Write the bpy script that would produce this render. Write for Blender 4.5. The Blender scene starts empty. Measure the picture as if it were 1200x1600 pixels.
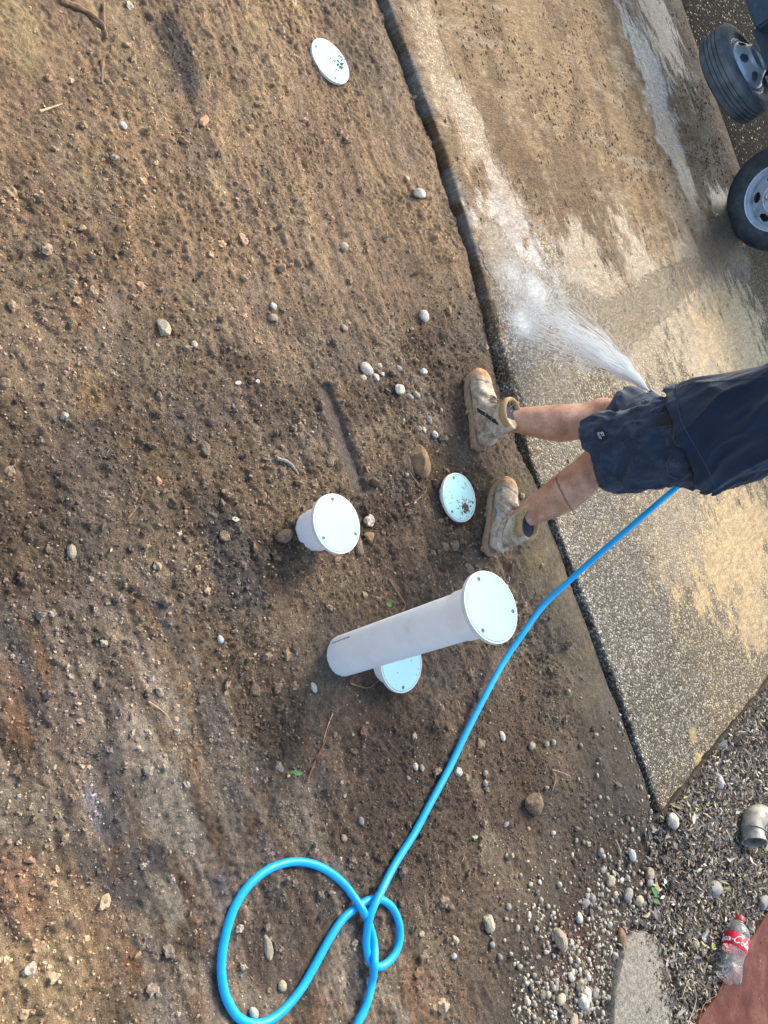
import bpy, bmesh, math, random
import numpy as np
from mathutils import Vector, Matrix
random.seed(7); RNG = np.random.default_rng(11)
S = bpy.context.scene
COL = S.collection
R_ = math.radians

# ------------------------------------------------------------------ camera
H = 1.95; FPX = 1200.0
upc = Vector((1130, 400, 1200)).normalized()          # world up in camera axes (phone held on its side)
fw = Vector((0, 0, -1)); Yc = (fw - fw.dot(upc)*upc).normalized(); Xc = Yc.cross(upc)
CW = Matrix((Xc, Yc, upc))                            # camera axes -> world
cam_d = bpy.data.cameras.new('camera'); cam = bpy.data.objects.new('camera', cam_d); COL.objects.link(cam)
cam_d.sensor_fit = 'VERTICAL'; cam_d.sensor_height = 36; cam_d.lens = 27
cam_d.clip_start = 0.05; cam_d.clip_end = 500
cam.matrix_world = Matrix.Translation((0, 0, H)) @ CW.to_4x4()
S.camera = cam
# ------------------------------------------------------------------ world + sun
SUN_EL, SUN_AZ = R_(42), math.atan2(-0.38, 0.92)      # azimuth from +Y towards +X
W = bpy.data.worlds.new('World'); S.world = W; W.use_nodes = True
nt = W.node_tree; bg = nt.nodes['Background']; sky = nt.nodes.new('ShaderNodeTexSky')
sky.sky_type = 'NISHITA'; sky.sun_disc = False; sky.sun_elevation = SUN_EL; sky.sun_rotation = SUN_AZ
sky.dust_density = 2.5; sky.air_density = 1.0
nt.links.new(sky.outputs[0], bg.inputs[0]); bg.inputs[1].default_value = 0.15
sd = bpy.data.lights.new('sun', 'SUN'); sd.energy = 2.2; sd.angle = R_(25); sd.color = (1.0, 0.92, 0.77)
sun = bpy.data.objects.new('sun', sd); COL.objects.link(sun)
sdir = Vector((math.sin(SUN_AZ)*math.cos(SUN_EL), math.cos(SUN_AZ)*math.cos(SUN_EL), math.sin(SUN_EL)))
sun.rotation_euler = sdir.to_track_quat('Z', 'Y').to_euler()
S.view_settings.view_transform = 'Standard'; S.view_settings.look = 'None'
S.view_settings.gamma = 1; S.view_settings.exposure = 1.32

# ------------------------------------------------------------------ geometry helpers
def ray(u, v): return CW @ Vector((u-600, 800-v, -FPX))
def G(u, v, z=0.0):                                   # photo pixel -> point at height z
    r = ray(u, v); return Vector((0, 0, H)) + r*((z-H)/r.z)
def PYp(u, v, y):                                     # photo pixel -> point on the plane Y = y
    r = ray(u, v); return Vector((0, 0, H)) + r*(y/r.y)

def mesh_np(name, V, F, uniform=True):
    V = np.asarray(V, dtype=np.float32); m = bpy.data.meshes.new(name)
    F = np.asarray(F, dtype=np.int32); n, k = F.shape
    m.vertices.add(len(V)); m.vertices.foreach_set('co', V.ravel())
    m.loops.add(n*k); m.loops.foreach_set('vertex_index', F.ravel())
    m.polygons.add(n); m.polygons.foreach_set('loop_start', np.arange(0, n*k, k, dtype=np.int32))
    m.update(calc_edges=True); m.validate(); return m
def mesh_py(name, V, F):
    m = bpy.data.meshes.new(name); m.from_pydata([tuple(v) for v in V], [], F); m.update(); return m
def smooth(m, on=True):
    m.polygons.foreach_set('use_smooth', [on]*len(m.polygons)); return m
def link(name, m, mat=None, parent=None, loc=None):
    o = bpy.data.objects.new(name, m); COL.objects.link(o)
    if mat and not m.materials: m.materials.append(mat)
    if parent: o.parent = parent
    if loc is not None: o.location = loc
    return o
def tag(o, label, cat, group=None, kind=None):
    if label: o['label'] = label
    if cat: o['category'] = cat
    if group: o['group'] = group
    if kind: o['kind'] = kind
    return o
def empty(name, loc=(0, 0, 0)):
    o = bpy.data.objects.new(name, None); COL.objects.link(o); o.location = loc; o.empty_display_size = .1
    return o
def colattr(m, name, C):
    a = m.color_attributes.new(name, 'FLOAT_COLOR', 'POINT')
    C4 = np.ones((len(C), 4), np.float32); C4[:, :3] = C; a.data.foreach_set('color', C4.ravel())

# numpy noise
def _h(ix, iy, s):
    n = (ix.astype(np.int64)*374761393 + iy.astype(np.int64)*668265263 + s*1274126177) & 0xffffffff
    n = ((n ^ (n >> 13))*1274126177) & 0xffffffff
    n = ((n ^ (n >> 15))*2246822519) & 0xffffffff
    return ((n ^ (n >> 16)) & 0xffffff)/float(0xffffff)
def vn(x, y, s=0):
    x = np.asarray(x, float); y = np.asarray(y, float)
    ix = np.floor(x); iy = np.floor(y); fx = x-ix; fy = y-iy
    fx = fx*fx*(3-2*fx); fy = fy*fy*(3-2*fy); ix = ix.astype(np.int64); iy = iy.astype(np.int64)
    a = _h(ix, iy, s); b = _h(ix+1, iy, s); c = _h(ix, iy+1, s); d = _h(ix+1, iy+1, s)
    return (a+(b-a)*fx)*(1-fy)+(c+(d-c)*fx)*fy
def fbm(x, y, s=0, o=4, g=.5):
    t = 0; a = 1; n = 0; x = np.asarray(x, float); y = np.asarray(y, float)
    for k in range(o):
        t = t+a*vn(x, y, s+k*17); n += a; a *= g; x, y = x*2.03+y*.31+5.1, y*2.03-x*.15+1.7
    return t/n
def worley(x, y, s=0):
    ix = np.floor(x).astype(np.int64); iy = np.floor(y).astype(np.int64); best = np.full(x.shape, 9.0); cid = np.zeros(x.shape)
    for dx in (-1, 0, 1):
        for dy in (-1, 0, 1):
            cx = ix+dx+_h(ix+dx, iy+dy, s); cy = iy+dy+_h(ix+dx, iy+dy, s+7)
            d = (cx-x)**2+(cy-y)**2; h = _h(ix+dx, iy+dy, s+13); cid = np.where(d < best, h, cid); best = np.minimum(best, d)
    return np.sqrt(best), cid
def sstep(a, b, x):
    t = np.clip((x-a)/(b-a), 0, 1); return t*t*(3-2*t)
def n3(P, f, s=0):                                    # cheap 3-d value noise from 2-d slices
    x, y, z = P[:, 0]*f, P[:, 1]*f, P[:, 2]*f
    return (vn(x+z*.5, y-z*.6, s)+vn(y+x*.4+9, z+3, s+5)+vn(z-y*.3+4, x+7, s+9))/3

# ------------------------------------------------------------------ materials
class NB:
    def __init__(s, name):
        s.m = bpy.data.materials.new(name); s.m.use_nodes = True; s.t = s.m.node_tree
        s.p = s.t.nodes['Principled BSDF']; s.out = s.t.nodes['Material Output']
    def n(s, typ, **k):
        a = s.t.nodes.new(typ)
        for q, v in k.items(): setattr(a, q, v)
        return a
    def l(s, a, b): s.t.links.new(a, b)
    def noise(s, scale, detail=4, rough=.55, vec=None, dist=0):
        a = s.n('ShaderNodeTexNoise'); a.inputs['Scale'].default_value = scale; a.inputs['Detail'].default_value = detail
        a.inputs['Roughness'].default_value = rough; a.inputs['Distortion'].default_value = dist
        if vec: s.l(vec, a.inputs['Vector'])
        return a.outputs['Fac']
    def coord(s, kind='Object', scale=None, rot=None):
        c = s.n('ShaderNodeTexCoord').outputs[kind]
        if scale or rot:
            mp = s.n('ShaderNodeMapping'); s.l(c, mp.inputs[0])
            if scale: mp.inputs['Scale'].default_value = scale
            if rot: mp.inputs['Rotation'].default_value = rot
            return mp.outputs[0]
        return c
    def ramp(s, fac, stops):
        r = s.n('ShaderNodeValToRGB'); e = r.color_ramp.elements
        while len(e) < len(stops): e.new(.5)
        for i, (p, c) in enumerate(stops):
            e[i].position = p; e[i].color = (c if isinstance(c, tuple) else (c, c, c))+(1,) if not (isinstance(c, tuple) and len(c) == 4) else c
        s.l(fac, r.inputs[0]); return r.outputs[0]
    def mix(s, f, a, b, mode='MIX'):
        m = s.n('ShaderNodeMix', data_type='RGBA', blend_type=mode)
        if isinstance(f, (int, float)): m.inputs[0].default_value = f
        else: s.l(f, m.inputs[0])
        for q, i in ((a, 6), (b, 7)):
            if isinstance(q, tuple): m.inputs[i].default_value = q+(1,)
            else: s.l(q, m.inputs[i])
        return m.outputs[2]
    def math(s, op, a, b=0.0, clamp=False):
        m = s.n('ShaderNodeMath', operation=op, use_clamp=clamp)
        for q, i in ((a, 0), (b, 1)):
            if isinstance(q, (int, float)): m.inputs[i].default_value = q
            else: s.l(q, m.inputs[i])
        return m.outputs[0]
    def bump(s, h, dist=.003, strength=1.0, prev=None):
        b = s.n('ShaderNodeBump'); b.inputs['Distance'].default_value = dist; b.inputs['Strength'].default_value = strength
        s.l(h, b.inputs['Height'])
        if prev: s.l(prev, b.inputs['Normal'])
        return b.outputs[0]
    def set(s, **k):
        for q, v in k.items():
            i = s.p.inputs[q.replace('_', ' ')]
            if hasattr(v, 'is_output'): s.l(v, i)
            else: i.default_value = v+(1,) if isinstance(v, tuple) and len(v) == 3 and i.type == 'RGBA' else v
        return s

def mat_noise(name, c1, c2, scale=30, rough=.7, bump=.0, bscale=200, c3=None, metallic=0, rough2=None):
    b = NB(name); co = b.coord()
    f = b.noise(scale, 5, .6, co); st = [(.35, c1), (.65, c2)]
    if c3: st = [(.3, c1), (.52, c2), (.72, c3)]
    b.set(Base_Color=b.ramp(f, st), Roughness=rough, Metallic=metallic)
    if rough2 is not None: b.set(Roughness=b.ramp(b.noise(scale*1.7, 4, .6, co), [(.35, rough), (.65, rough2)]))
    if bump: b.set(Normal=b.bump(b.noise(bscale, 4, .65, co), bump))
    return b.m

# soil: stains in the colour attribute, grit in the shader
def mat_soil():
    b = NB('soil'); co = b.coord()
    a = b.n('ShaderNodeAttribute', attribute_name='Col').outputs['Color']
    g1 = b.ramp(b.noise(55, 6, .72, co), [(.3, .60), (.5, 1.05), (.70, 1.62)])
    g2 = b.mix(1.0, b.ramp(b.noise(330, 5, .8, co), [(.32, .55), (.52, 1.08), (.70, 1.75)]), b.ramp(b.noise(900, 3, .85, co), [(.35, .62), (.5, 1.0), (.66, 1.5)]), 'MULTIPLY')
    c = b.mix(1.0, b.mix(1.0, a, g1, 'MULTIPLY'), g2, 'MULTIPLY')
    v = b.n('ShaderNodeTexVoronoi'); v.inputs['Scale'].default_value = 95; b.l(co, v.inputs['Vector'])
    sp = b.math('MULTIPLY', b.ramp(v.outputs['Distance'], [(.10, 1.0), (.2, 0.0)]), b.ramp(v.outputs['Color'], [(.72, 0.0), (.76, 1.0)]))
    c = b.mix(b.math('MULTIPLY', sp, .85), c, (.50, .45, .37))
    b.set(Base_Color=c, Roughness=b.ramp(b.noise(9, 3, .5, co), [(.35, .72), (.7, .95)]), Specular_IOR_Level=.35)
    h = b.math('ADD', b.math('MULTIPLY', b.noise(150, 6, .85, co), .7), b.math('MULTIPLY', b.noise(520, 4, .8, co), .6))
    b.set(Normal=b.bump(h, .017, 1.0))
    return b.m

def mat_slab():
    b = NB('washed_concrete'); co = b.coord()
    a = b.n('ShaderNodeAttribute', attribute_name='Col').outputs['Color']
    mk = b.n('ShaderNodeSeparateColor'); b.l(b.n('ShaderNodeAttribute', attribute_name='Mask').outputs['Color'], mk.inputs[0])
    agg, wet, mud = mk.outputs[0], mk.outputs[1], mk.outputs[2]
    v = b.n('ShaderNodeTexVoronoi'); v.inputs['Scale'].default_value = 105; b.l(co, v.inputs['Vector'])
    v2 = b.n('ShaderNodeTexVoronoi'); v2.inputs['Scale'].default_value = 190; b.l(co, v2.inputs['Vector'])
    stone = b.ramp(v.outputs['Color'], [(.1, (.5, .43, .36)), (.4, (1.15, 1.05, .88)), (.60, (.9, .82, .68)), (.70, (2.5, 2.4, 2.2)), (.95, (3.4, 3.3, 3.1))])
    gap = b.ramp(v.outputs['Distance'], [(.30, 1.0), (.60, .42)])
    fine = b.ramp(v2.outputs['Color'], [(.2, .62), (.8, 1.5)])
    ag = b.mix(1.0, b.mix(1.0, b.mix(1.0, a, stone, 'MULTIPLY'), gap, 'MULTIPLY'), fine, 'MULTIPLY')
    st = b.coord('Object', (3.0, 1, 1), (0, 0, R_(62)))
    m1 = b.ramp(b.noise(14, 7, .78, st), [(.3, .48), (.5, 1.0), (.68, 1.6)])
    m2 = b.ramp(b.noise(160, 5, .8, co), [(.3, .55), (.52, 1.03), (.70, 1.6)])
    st2 = b.coord('Object', (9.0, 1.6, 1), (0, 0, R_(58))); m3 = b.ramp(b.noise(26, 6, .75, st2), [(.32, .55), (.5, 1.0), (.66, 1.45)])
    m4 = b.ramp(b.noise(420, 3, .8, co), [(.3, .6), (.5, 1.0), (.7, 1.5)])
    md = b.mix(1.0, b.mix(1.0, b.mix(1.0, b.mix(1.0, a, m1, 'MULTIPLY'), m2, 'MULTIPLY'), m3, 'MULTIPLY'), m4, 'MULTIPLY')
    f = b.math('ADD', agg, b.math('MULTIPLY', b.math('SUBTRACT', b.noise(18, 5, .7, co), .5), .9), True)
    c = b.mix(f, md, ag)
    rg = b.math('SUBTRACT', .78, b.math('MULTIPLY', wet, .52))
    rg = b.math('ADD', rg, b.math('MULTIPLY', b.math('SUBTRACT', b.noise(60, 3, .6, co), .5), .25), True)
    h1 = b.ramp(v.outputs['Distance'], [(.15, 1.0), (.6, 0.0)])
    hh = b.math('ADD', b.math('MULTIPLY', b.math('MULTIPLY', h1, f), .55), b.math('MULTIPLY', b.noise(90, 6, .75, co), .5))
    hh = b.math('ADD', hh, b.math('MULTIPLY', b.math('MULTIPLY', b.noise(26, 6, .75, st2), mud), 2.2))
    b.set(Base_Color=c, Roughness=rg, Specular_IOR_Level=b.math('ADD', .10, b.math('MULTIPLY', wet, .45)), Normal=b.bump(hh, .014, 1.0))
    return b.m

M = {}
M['soil'] = mat_soil(); M['slab'] = mat_slab()
M['clod'] = mat_noise('dry_clods', (.10, .068, .042), (.20, .14, .088), 60, .95, .009, 150, (.31, .23, .15))
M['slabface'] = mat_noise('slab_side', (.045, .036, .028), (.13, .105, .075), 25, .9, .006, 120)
def mat_pvc():
    b = NB('white_pvc'); co = b.coord()
    d = b.ramp(b.noise(14, 6, .75, co), [(.45, (.90, .88, .86)), (.64, (.84, .82, .78)), (.76, (.66, .60, .52))])
    b.set(Base_Color=d, Roughness=.38, Normal=b.bump(b.noise(70, 3, .6, co), .0004)); return b.m
M['pvc'] = mat_pvc()
def mat_lid(dirt, seed, spots=.0):
    b = NB('mint_lid'); co = b.coord('Object'); mp = b.n('ShaderNodeMapping'); b.l(co, mp.inputs[0]); mp.inputs['Location'].default_value = (seed, seed*.7, 0)
    f = b.noise(16, 6, .8, mp.outputs[0]); d = b.ramp(f, [(dirt, 0.0), (dirt+.035, 1.0)])
    dr = b.mix(b.noise(120, 3, .6, co), (.09, .06, .035), (.27, .2, .13))
    v = b.n('ShaderNodeTexVoronoi'); v.inputs['Scale'].default_value = 75; b.l(mp.outputs[0], v.inputs['Vector'])
    sp = b.math('MULTIPLY', b.ramp(v.outputs['Distance'], [(.13, 1.0), (.22, 0.0)]), b.ramp(v.outputs['Color'], [(.93-spots, 0.0), (.96-spots, 1.0)]))
    c = b.mix(b.math('MAXIMUM', d, sp), b.mix(b.noise(5, 4, .6, co), (.33, .60, .61), (.39, .66, .66)), dr)
    b.set(Base_Color=c, Roughness=.62, Specular_IOR_Level=.2); return b.m
M['lid'] = mat_lid(.70, 2, .05); M['lid_dirty'] = mat_lid(.60, 11, .2); M['lid_mid'] = mat_lid(.62, 5, .2)
M['rim_pvc'] = mat_noise('lid_rim_pvc', (.58, .62, .60), (.68, .69, .66), 30, .4)
M['steel'] = mat_noise('screw_steel', (.07, .09, .085), (.16, .18, .17), 200, .7)
M['groove'] = mat_noise('lid_seam', (.12, .17, .17), (.2, .26, .26), 60, .8)
def mat_hose():
    b = NB('blue_hose'); co = b.coord(); c = b.ramp(b.noise(6, 4, .6, co), [(.35, (.0, .34, .72)), (.65, (.0, .40, .80))])
    f = b.ramp(b.noise(38, 6, .8, co), [(.60, 0.0), (.72, .55)]); c = b.mix(f, c, (.10, .17, .19))
    b.set(Base_Color=c, Roughness=b.ramp(b.noise(30, 4, .6, co), [(.35, .28), (.7, .55)]), Normal=b.bump(b.noise(200, 3, .6, co), .0006)); return b.m
M['hose'] = mat_hose()
M['ink'] = mat_noise('print_ink', (.06, .07, .1), (.14, .15, .2), 400, .7)

# ------------------------------------------------------------------ site layout (metres)
EDGE = np.array([(-60, 3.05), (-4.0, 3.02), (-2.23, 2.95), (-1.4, 2.985), (-.8, 2.93), (-.35, 2.87), (0, 2.81), (.53, 2.83), (1.0, 2.85), (1.60, 2.84), (60, 2.84)])
def edge_y(x): return np.interp(x, EDGE[:, 0], EDGE[:, 1])+.004*(vn(np.asarray(x, float)*9, 0*np.asarray(x, float)+3, 5)-.5)*2
XR = 1.62                                              # right-hand end of the slab
def xr(y): y = np.asarray(y, float); return XR-.02+.018*(vn(y*9, 2+0*y, 8)-.5)+.03*np.floor(vn(y*3.1, 5+0*y, 9)*3)/3
KY = 7.12; ZS = .09
def gpx(u, v, z=0): p = G(u, v, z); return p.x, p.y
def blob(x, y, cx, cy, rx, ry, ang=0, s=0, rag=.5):
    c, n = math.cos(ang), math.sin(ang); dx, dy = x-cx, y-cy
    X, Y = (dx*c+dy*n)/rx, (-dx*n+dy*c)/ry
    d = np.sqrt(X*X+Y*Y)+rag*(fbm(x*9, y*16, 40+s, 6, .66)-.5)*2.6
    return 1-sstep(.55, 1.15, d)
rutA, rutB = G(508, 612), G(556, 762)
def rut_d(x, y):
    ax, ay, bx, by = rutA.x, rutA.y, rutB.x, rutB.y; L2 = (bx-ax)**2+(by-ay)**2
    t = ((x-ax)*(bx-ax)+(y-ay)*(by-ay))/L2; tc = np.clip(t, 0, 1)
    return np.hypot(x-ax-tc*(bx-ax), y-ay-tc*(by-ay)), t
SMX = np.array([gpx(820, 830), gpx(930, 1010), gpx(980, 1180)])
def smoothzone(x, y):                                  # muddy trowelled strip along the slab edge
    d = edge_y(x)-y
    return sstep(-.15, .15, x)*(1-sstep(1.45, 1.7, x))*(1-sstep(.12, .42, d+.16*(fbm(x*5, y*5, 71, 3)-.5)*2))
def gravelzone(x, y):
    w = .25*(fbm(x*3.5, y*3.5, 81, 4)-.5)*2
    a = sstep(1.05, 1.55, x+.55*(y-2.2)+w)             # towards the slab corner
    return a
def ground_h(x, y, fine=True):
    x = np.asarray(x, float); y = np.asarray(y, float)
    sz = smoothzone(x, y); gz = gravelzone(x, y)
    h = .045*(fbm(x*1.1, y*1.1, 1, 3)-.5)+.022*(fbm(x*4, y*4, 2, 3)-.5)
    if fine:
        scr = sstep(.42, .6, fbm(x*.9+3, y*.9, 9, 2))
        st = (fbm(x*5, y*26, 3, 4)-.5)*.016*(.35+scr)   # scrape marks run along the slab
        cl, cid = worley(x*26+fbm(x*30, y*30, 4, 2)*1.4, y*26, 6)
        cl2, cid2 = worley(x*62+fbm(x*70, y*70, 14, 2), y*62+fbm(x*80, y*80, 15, 2), 16)
        rough = .10+1.25*sstep(.42, .62, fbm(x*2.6, y*2.6, 12, 4))
        f = st+rough*(.010*np.clip(.75-cl, 0, 1)*(cid > .35)+.0052*(.7-cl2)*(cid2 > .2))+(.010*(fbm(x*17, y*21, 5, 3, .55)-.5)+.0125*(fbm(x*85, y*95, 7, 3, .7)-.5)*(.45+.9*sstep(.38, .62, fbm(x*5, y*5, 13, 3))))
        f = f*(1-.8*sz); rd0, _ = rut_d(x, y); f = f*(1-.85*(1-sstep(.018, .034, rd0)))
        h = h+f
    rd, rt = rut_d(x, y)
    h = h-.012*(1-sstep(.020, .050, rd))*(rt > -.2)+.008*(1-sstep(.05, .10, rd))*(rd > .03)
    h = h+.03*sz+.03*gz+.045*(1-sstep(.05, .50, edge_y(x)-y))*(1-.4*gz)+.02*sstep(-.4, -1.0, x)*(1-sstep(.03, .35, edge_y(x)-y))
    # tyre tread pressed into the dirt at far left
    tx, ty = gpx(50, 430)
    tp = np.exp(-(((x-tx)/.11)**2+((y-ty)/.075)**2)**2); h = h-.012*tp*(np.sin((x-tx)*95+(y-ty)*25) > .1)
    # gap beside the slab
    d = edge_y(x)-y; gw = .028+.012*vn(x*7, 0*x+1, 33)
    gap = (1-sstep(gw*.8, gw*1.5, d))*(x < 1.63)
    gap = gap*(1-sstep(1.56, 1.64, x))
    base = np.where((y > edge_y(x)) & (x < xr(y)-.02) , 1.0, gap)
    h = h*(1-base)+(-.10)*base
    h = h+.05*sstep(1.56, 1.68, x)*(1-sstep(1.75, 2.10, x))*sstep(2.70, 2.95, y)*(y < KY)
    h = np.where((y > KY-.02), -.11, h)
    return h

def axis(lo, hi, step, far, n=22):
    a = np.arange(lo, hi+1e-6, step); t = np.linspace(0, 1, n)[1:]**2.6
    return np.concatenate([(lo-t*(far+lo))[::-1] if lo < 0 else (lo-t*(far+lo))[::-1], a, hi+t*(far-hi)])
def grid_faces(nx, ny):
    i = np.arange(nx-1)[None, :]+np.arange(ny-1)[:, None]*nx; i = i.ravel()
    return np.stack([i, i+1, i+nx+1, i+nx], 1)

# ---- dirt ground: one sheet out to the horizon
gx = axis(-2.9, 3.1, .0045, 120); gy = axis(.25, 3.12, .0045, 120)
GX, GY = np.meshgrid(gx, gy); X, Y = GX.ravel(), GY.ravel()
Z = ground_h(X, Y)
Zf = np.where((np.abs(X) > 3.4) | (Y > 8) | (Y < -.4), np.where(Y > KY-.02, -.11, -.02*(1-0*X)), Z)
m = mesh_np('ground', np.stack([X, Y, Zf], 1), grid_faces(len(gx), len(gy)))
def lerp(C, col, w): return C*(1-w[:, None])+np.array(col)[None, :]*w[:, None]
def soil_colour(X, Y):
    C = np.tile(np.array([.205, .143, .086]), (len(X), 1))
    n1 = fbm(X*1.6, Y*1.6, 21, 4); n2 = fbm(X*6, Y*6, 22, 5, .6); ns = fbm(X*3.5, Y*15, 23, 5, .6)
    C = lerp(C, (.115, .076, .046), sstep(.45, .68, n1)*.6)
    C = lerp(C, (.24, .17, .105), sstep(.5, .72, n2)*.55)
    C = lerp(C, (.12, .10, .082), sstep(.52, .66, fbm(X*3, Y*4, 27, 4))*.6); C = lerp(C, (.27, .20, .135), sstep(.55, .68, fbm(X*2.3, Y*3.2, 127, 5))*.6); C = lerp(C, (.085, .058, .038), sstep(.56, .66, fbm(X*5+3, Y*5, 128, 5, .62))*.65)
    # far side paler and yellower, dry scraped clay
    far = sstep(-.35, -1.35, X+.15*(n1-.5))
    C = lerp(C, (.37, .24, .13), far*(.4+.5*sstep(.4, .62, ns)))
    C = lerp(C, (.47, .315, .16), far*sstep(.6, .72, fbm(X*7, Y*16, 28, 4))*.5)
    # near left: grey and ochre streaks
    nl = sstep(1.35, .75, Y-.25*(X+.4))*sstep(-.2, .1, X)
    C = lerp(C, (.33, .26, .185), nl*sstep(.44, .56, fbm(X*4, Y*16, 24, 5, .6))*.75)
    C = lerp(C, (.09, .082, .078), nl*sstep(.58, .66, fbm(X*3+3, Y*16, 25, 5, .65))*.7); C = lerp(C, (.34, .17, .075), nl*sstep(.60, .68, fbm(X*5+7, Y*22, 225, 5, .65))*.5)
    P = [(285, 95, .16, .07, (.045, .038, .034), .9), (360, 880, .2, .09, (.075, .068, .062), .7), (145, 610, .08, .05, (.34, .22, .09), .55), (110, 480, .1, .07, (.24, .12, .06), .5),
         (240, 590, .12, .10, (.25, .185, .115), .55), (60, 440, .16, .1, (.24, .18, .115), .6), (20, 1075, .07, .035, (.20, .10, .05), .5),
         (90, 1490, .17, .16, (.40, .26, .14), .75), (60, 1560, .16, .09, (.46, .33, .18), .7), (30, 1400, .12, .05, (.34, .18, .10), .5), (140, 1260, .10, .05, (.27, .2, .14), .7),
         (215, 1160, .11, .05, (.34, .27, .20), .8), (270, 1270, .18, .06, (.37, .31, .23), .85), (260, 1400, .12, .04, (.34, .28, .20), .85), (330, 1220, .10, .04, (.33, .25, .17), .6),
         (340, 1130, .10, .05, (.09, .08, .078), .6), (150, 1260, .08, .03, (.2, .2, .21), .7), (200, 1370, .07, .05, (.07, .065, .063), .7), (175, 1200, .1, .05, (.07, .062, .058), .7),
         (420, 1350, .10, .04, (.13, .125, .13), .5), (345, 1390, .05, .03, (.18, .17, .17), .7), (250, 1340, .05, .03, (.055, .054, .056), .8), (170, 1280, .06, .03, (.07, .07, .072), .7),
         (100, 1120, .11, .07, (.22, .165, .12), .7), (230, 960, .16, .03, (.2, .11, .06), .5), (95, 1190, .10, .04, (.24, .17, .11), .6), (310, 480, .10, .07, (.26, .19, .11), .5),
         (560, 100, .13, .10, (.10, .072, .045), .45), (690, 600, .25, .10, (.085, .056, .036), .6), (600, 840, .25, .13, (.085, .053, .034), .55), (420, 1090, .22, .10, (.095, .064, .04), .6),
         (450, 1450, .2, .16, (.07, .048, .034), .7), (640, 1280, .35, .28, (.085, .056, .036), .75), (800, 1200, .35, .2, (.085, .054, .034), .7), (600, 1130, .25, .15, (.08, .052, .033), .6), (760, 1420, .25, .16, (.10, .07, .048), .5), (700, 350, .12, .1, (.16, .11, .065), .5), (870, 1500, .12, .1, (.10, .05, .03), .7), (345, 280, .10, .05, (.44, .33, .18), .75), (200, 60, .3, .10, (.38, .27, .14), .5), (420, 200, .3, .08, (.38, .27, .15), .5), (120, 230, .2, .1, (.32, .23, .13), .4), (330, 100, .12, .05, (.35, .25, .13), .5),
         (480, 350, .2, .05, (.35, .25, .14), .5), (150, 770, .2, .1, (.10, .082, .06), .4), (120, 900, .18, .09, (.12, .095, .07), .4), (35, 55, .12, .07, (.4, .3, .15), .6), (900, 1400, .15, .1, (.17, .12, .08), .5)]
    for k, (u, v, rx, ry, c, w) in enumerate(P):
        cx, cy = gpx(u, v); C = lerp(C, c, blob(X, Y, cx, cy, rx*1.1, ry*1.1, 0, k*3, .55)*w)
    stk = fbm(X*7, Y*55, 29, 5, .6); C *= (1+(nl*.9+far*.45)*(stk-.5)*1.6)[:, None]
    grn = fbm(X*60, Y*60, 26, 4, .7); C *= (1+(grn-.5)*.9)[:, None]
    sz = smoothzone(X, Y)
    C = lerp(C, (.125, .104, .068), sz*.8)
    C = lerp(C, (.21, .165, .085), sz*sstep(.55, .7, fbm(X*7, Y*7, 30, 3))*.6)
    gz = gravelzone(X, Y); C = lerp(C, (.085, .066, .048), gz*.9)
    cx, cy = gpx(890, 1480); C = lerp(C, (.11, .05, .03), blob(X, Y, cx, cy, .2, .14, 0, 77)*.7)
    rd, rt = rut_d(X, Y); C = lerp(C, (.17, .135, .105), (1-sstep(.02, .045, rd))*.9)
    d = edge_y(X)-Y; C = lerp(C, (.035, .026, .018), (1-sstep(.035, .075, d))*(X < 1.63)*.85)  # shade in the gap beside the slab, put into the soil colour
    return C
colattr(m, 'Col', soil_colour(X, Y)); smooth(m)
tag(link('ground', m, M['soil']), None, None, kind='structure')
def gz_at(x, y): return float(ground_h(np.array([x]), np.array([y]), True)[0])

# ---- concrete driveway slab
sx = np.concatenate([-4.6-(np.linspace(0, 1, 26)[1:]**2.2*70)[::-1], np.arange(-4.6, 1.0, .0095), np.linspace(1.0, 1.60, 64)])
sy = np.concatenate([[0, 0, .004, .010, .018], np.linspace(.028, 1, 450)])
SX, T = np.meshgrid(sx, sy); XS = SX.ravel().copy(); TT = T.ravel(); row = np.repeat(np.arange(len(sy)), len(sx))
ey = edge_y(XS); YS = ey+TT*(KY-ey)
right = np.isclose(XS, 1.60); frac = sstep(1.0, 1.6, XS); XS = np.where(XS > 1.0, 1.0+(XS-1.0)*(xr(YS)-1.0)/.6, XS)
ZZ = ZS+.006*(fbm(XS*2, YS*2, 50, 3)-.5)+.0045*(fbm(XS*22, YS*22, 51, 5, .62)-.5)
ZZ -= .014*(1-sstep(0, .012, TT*4.2))*vn(XS*23, YS*3, 52)**2+.003*(1-sstep(0, .01, TT*4))
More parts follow.
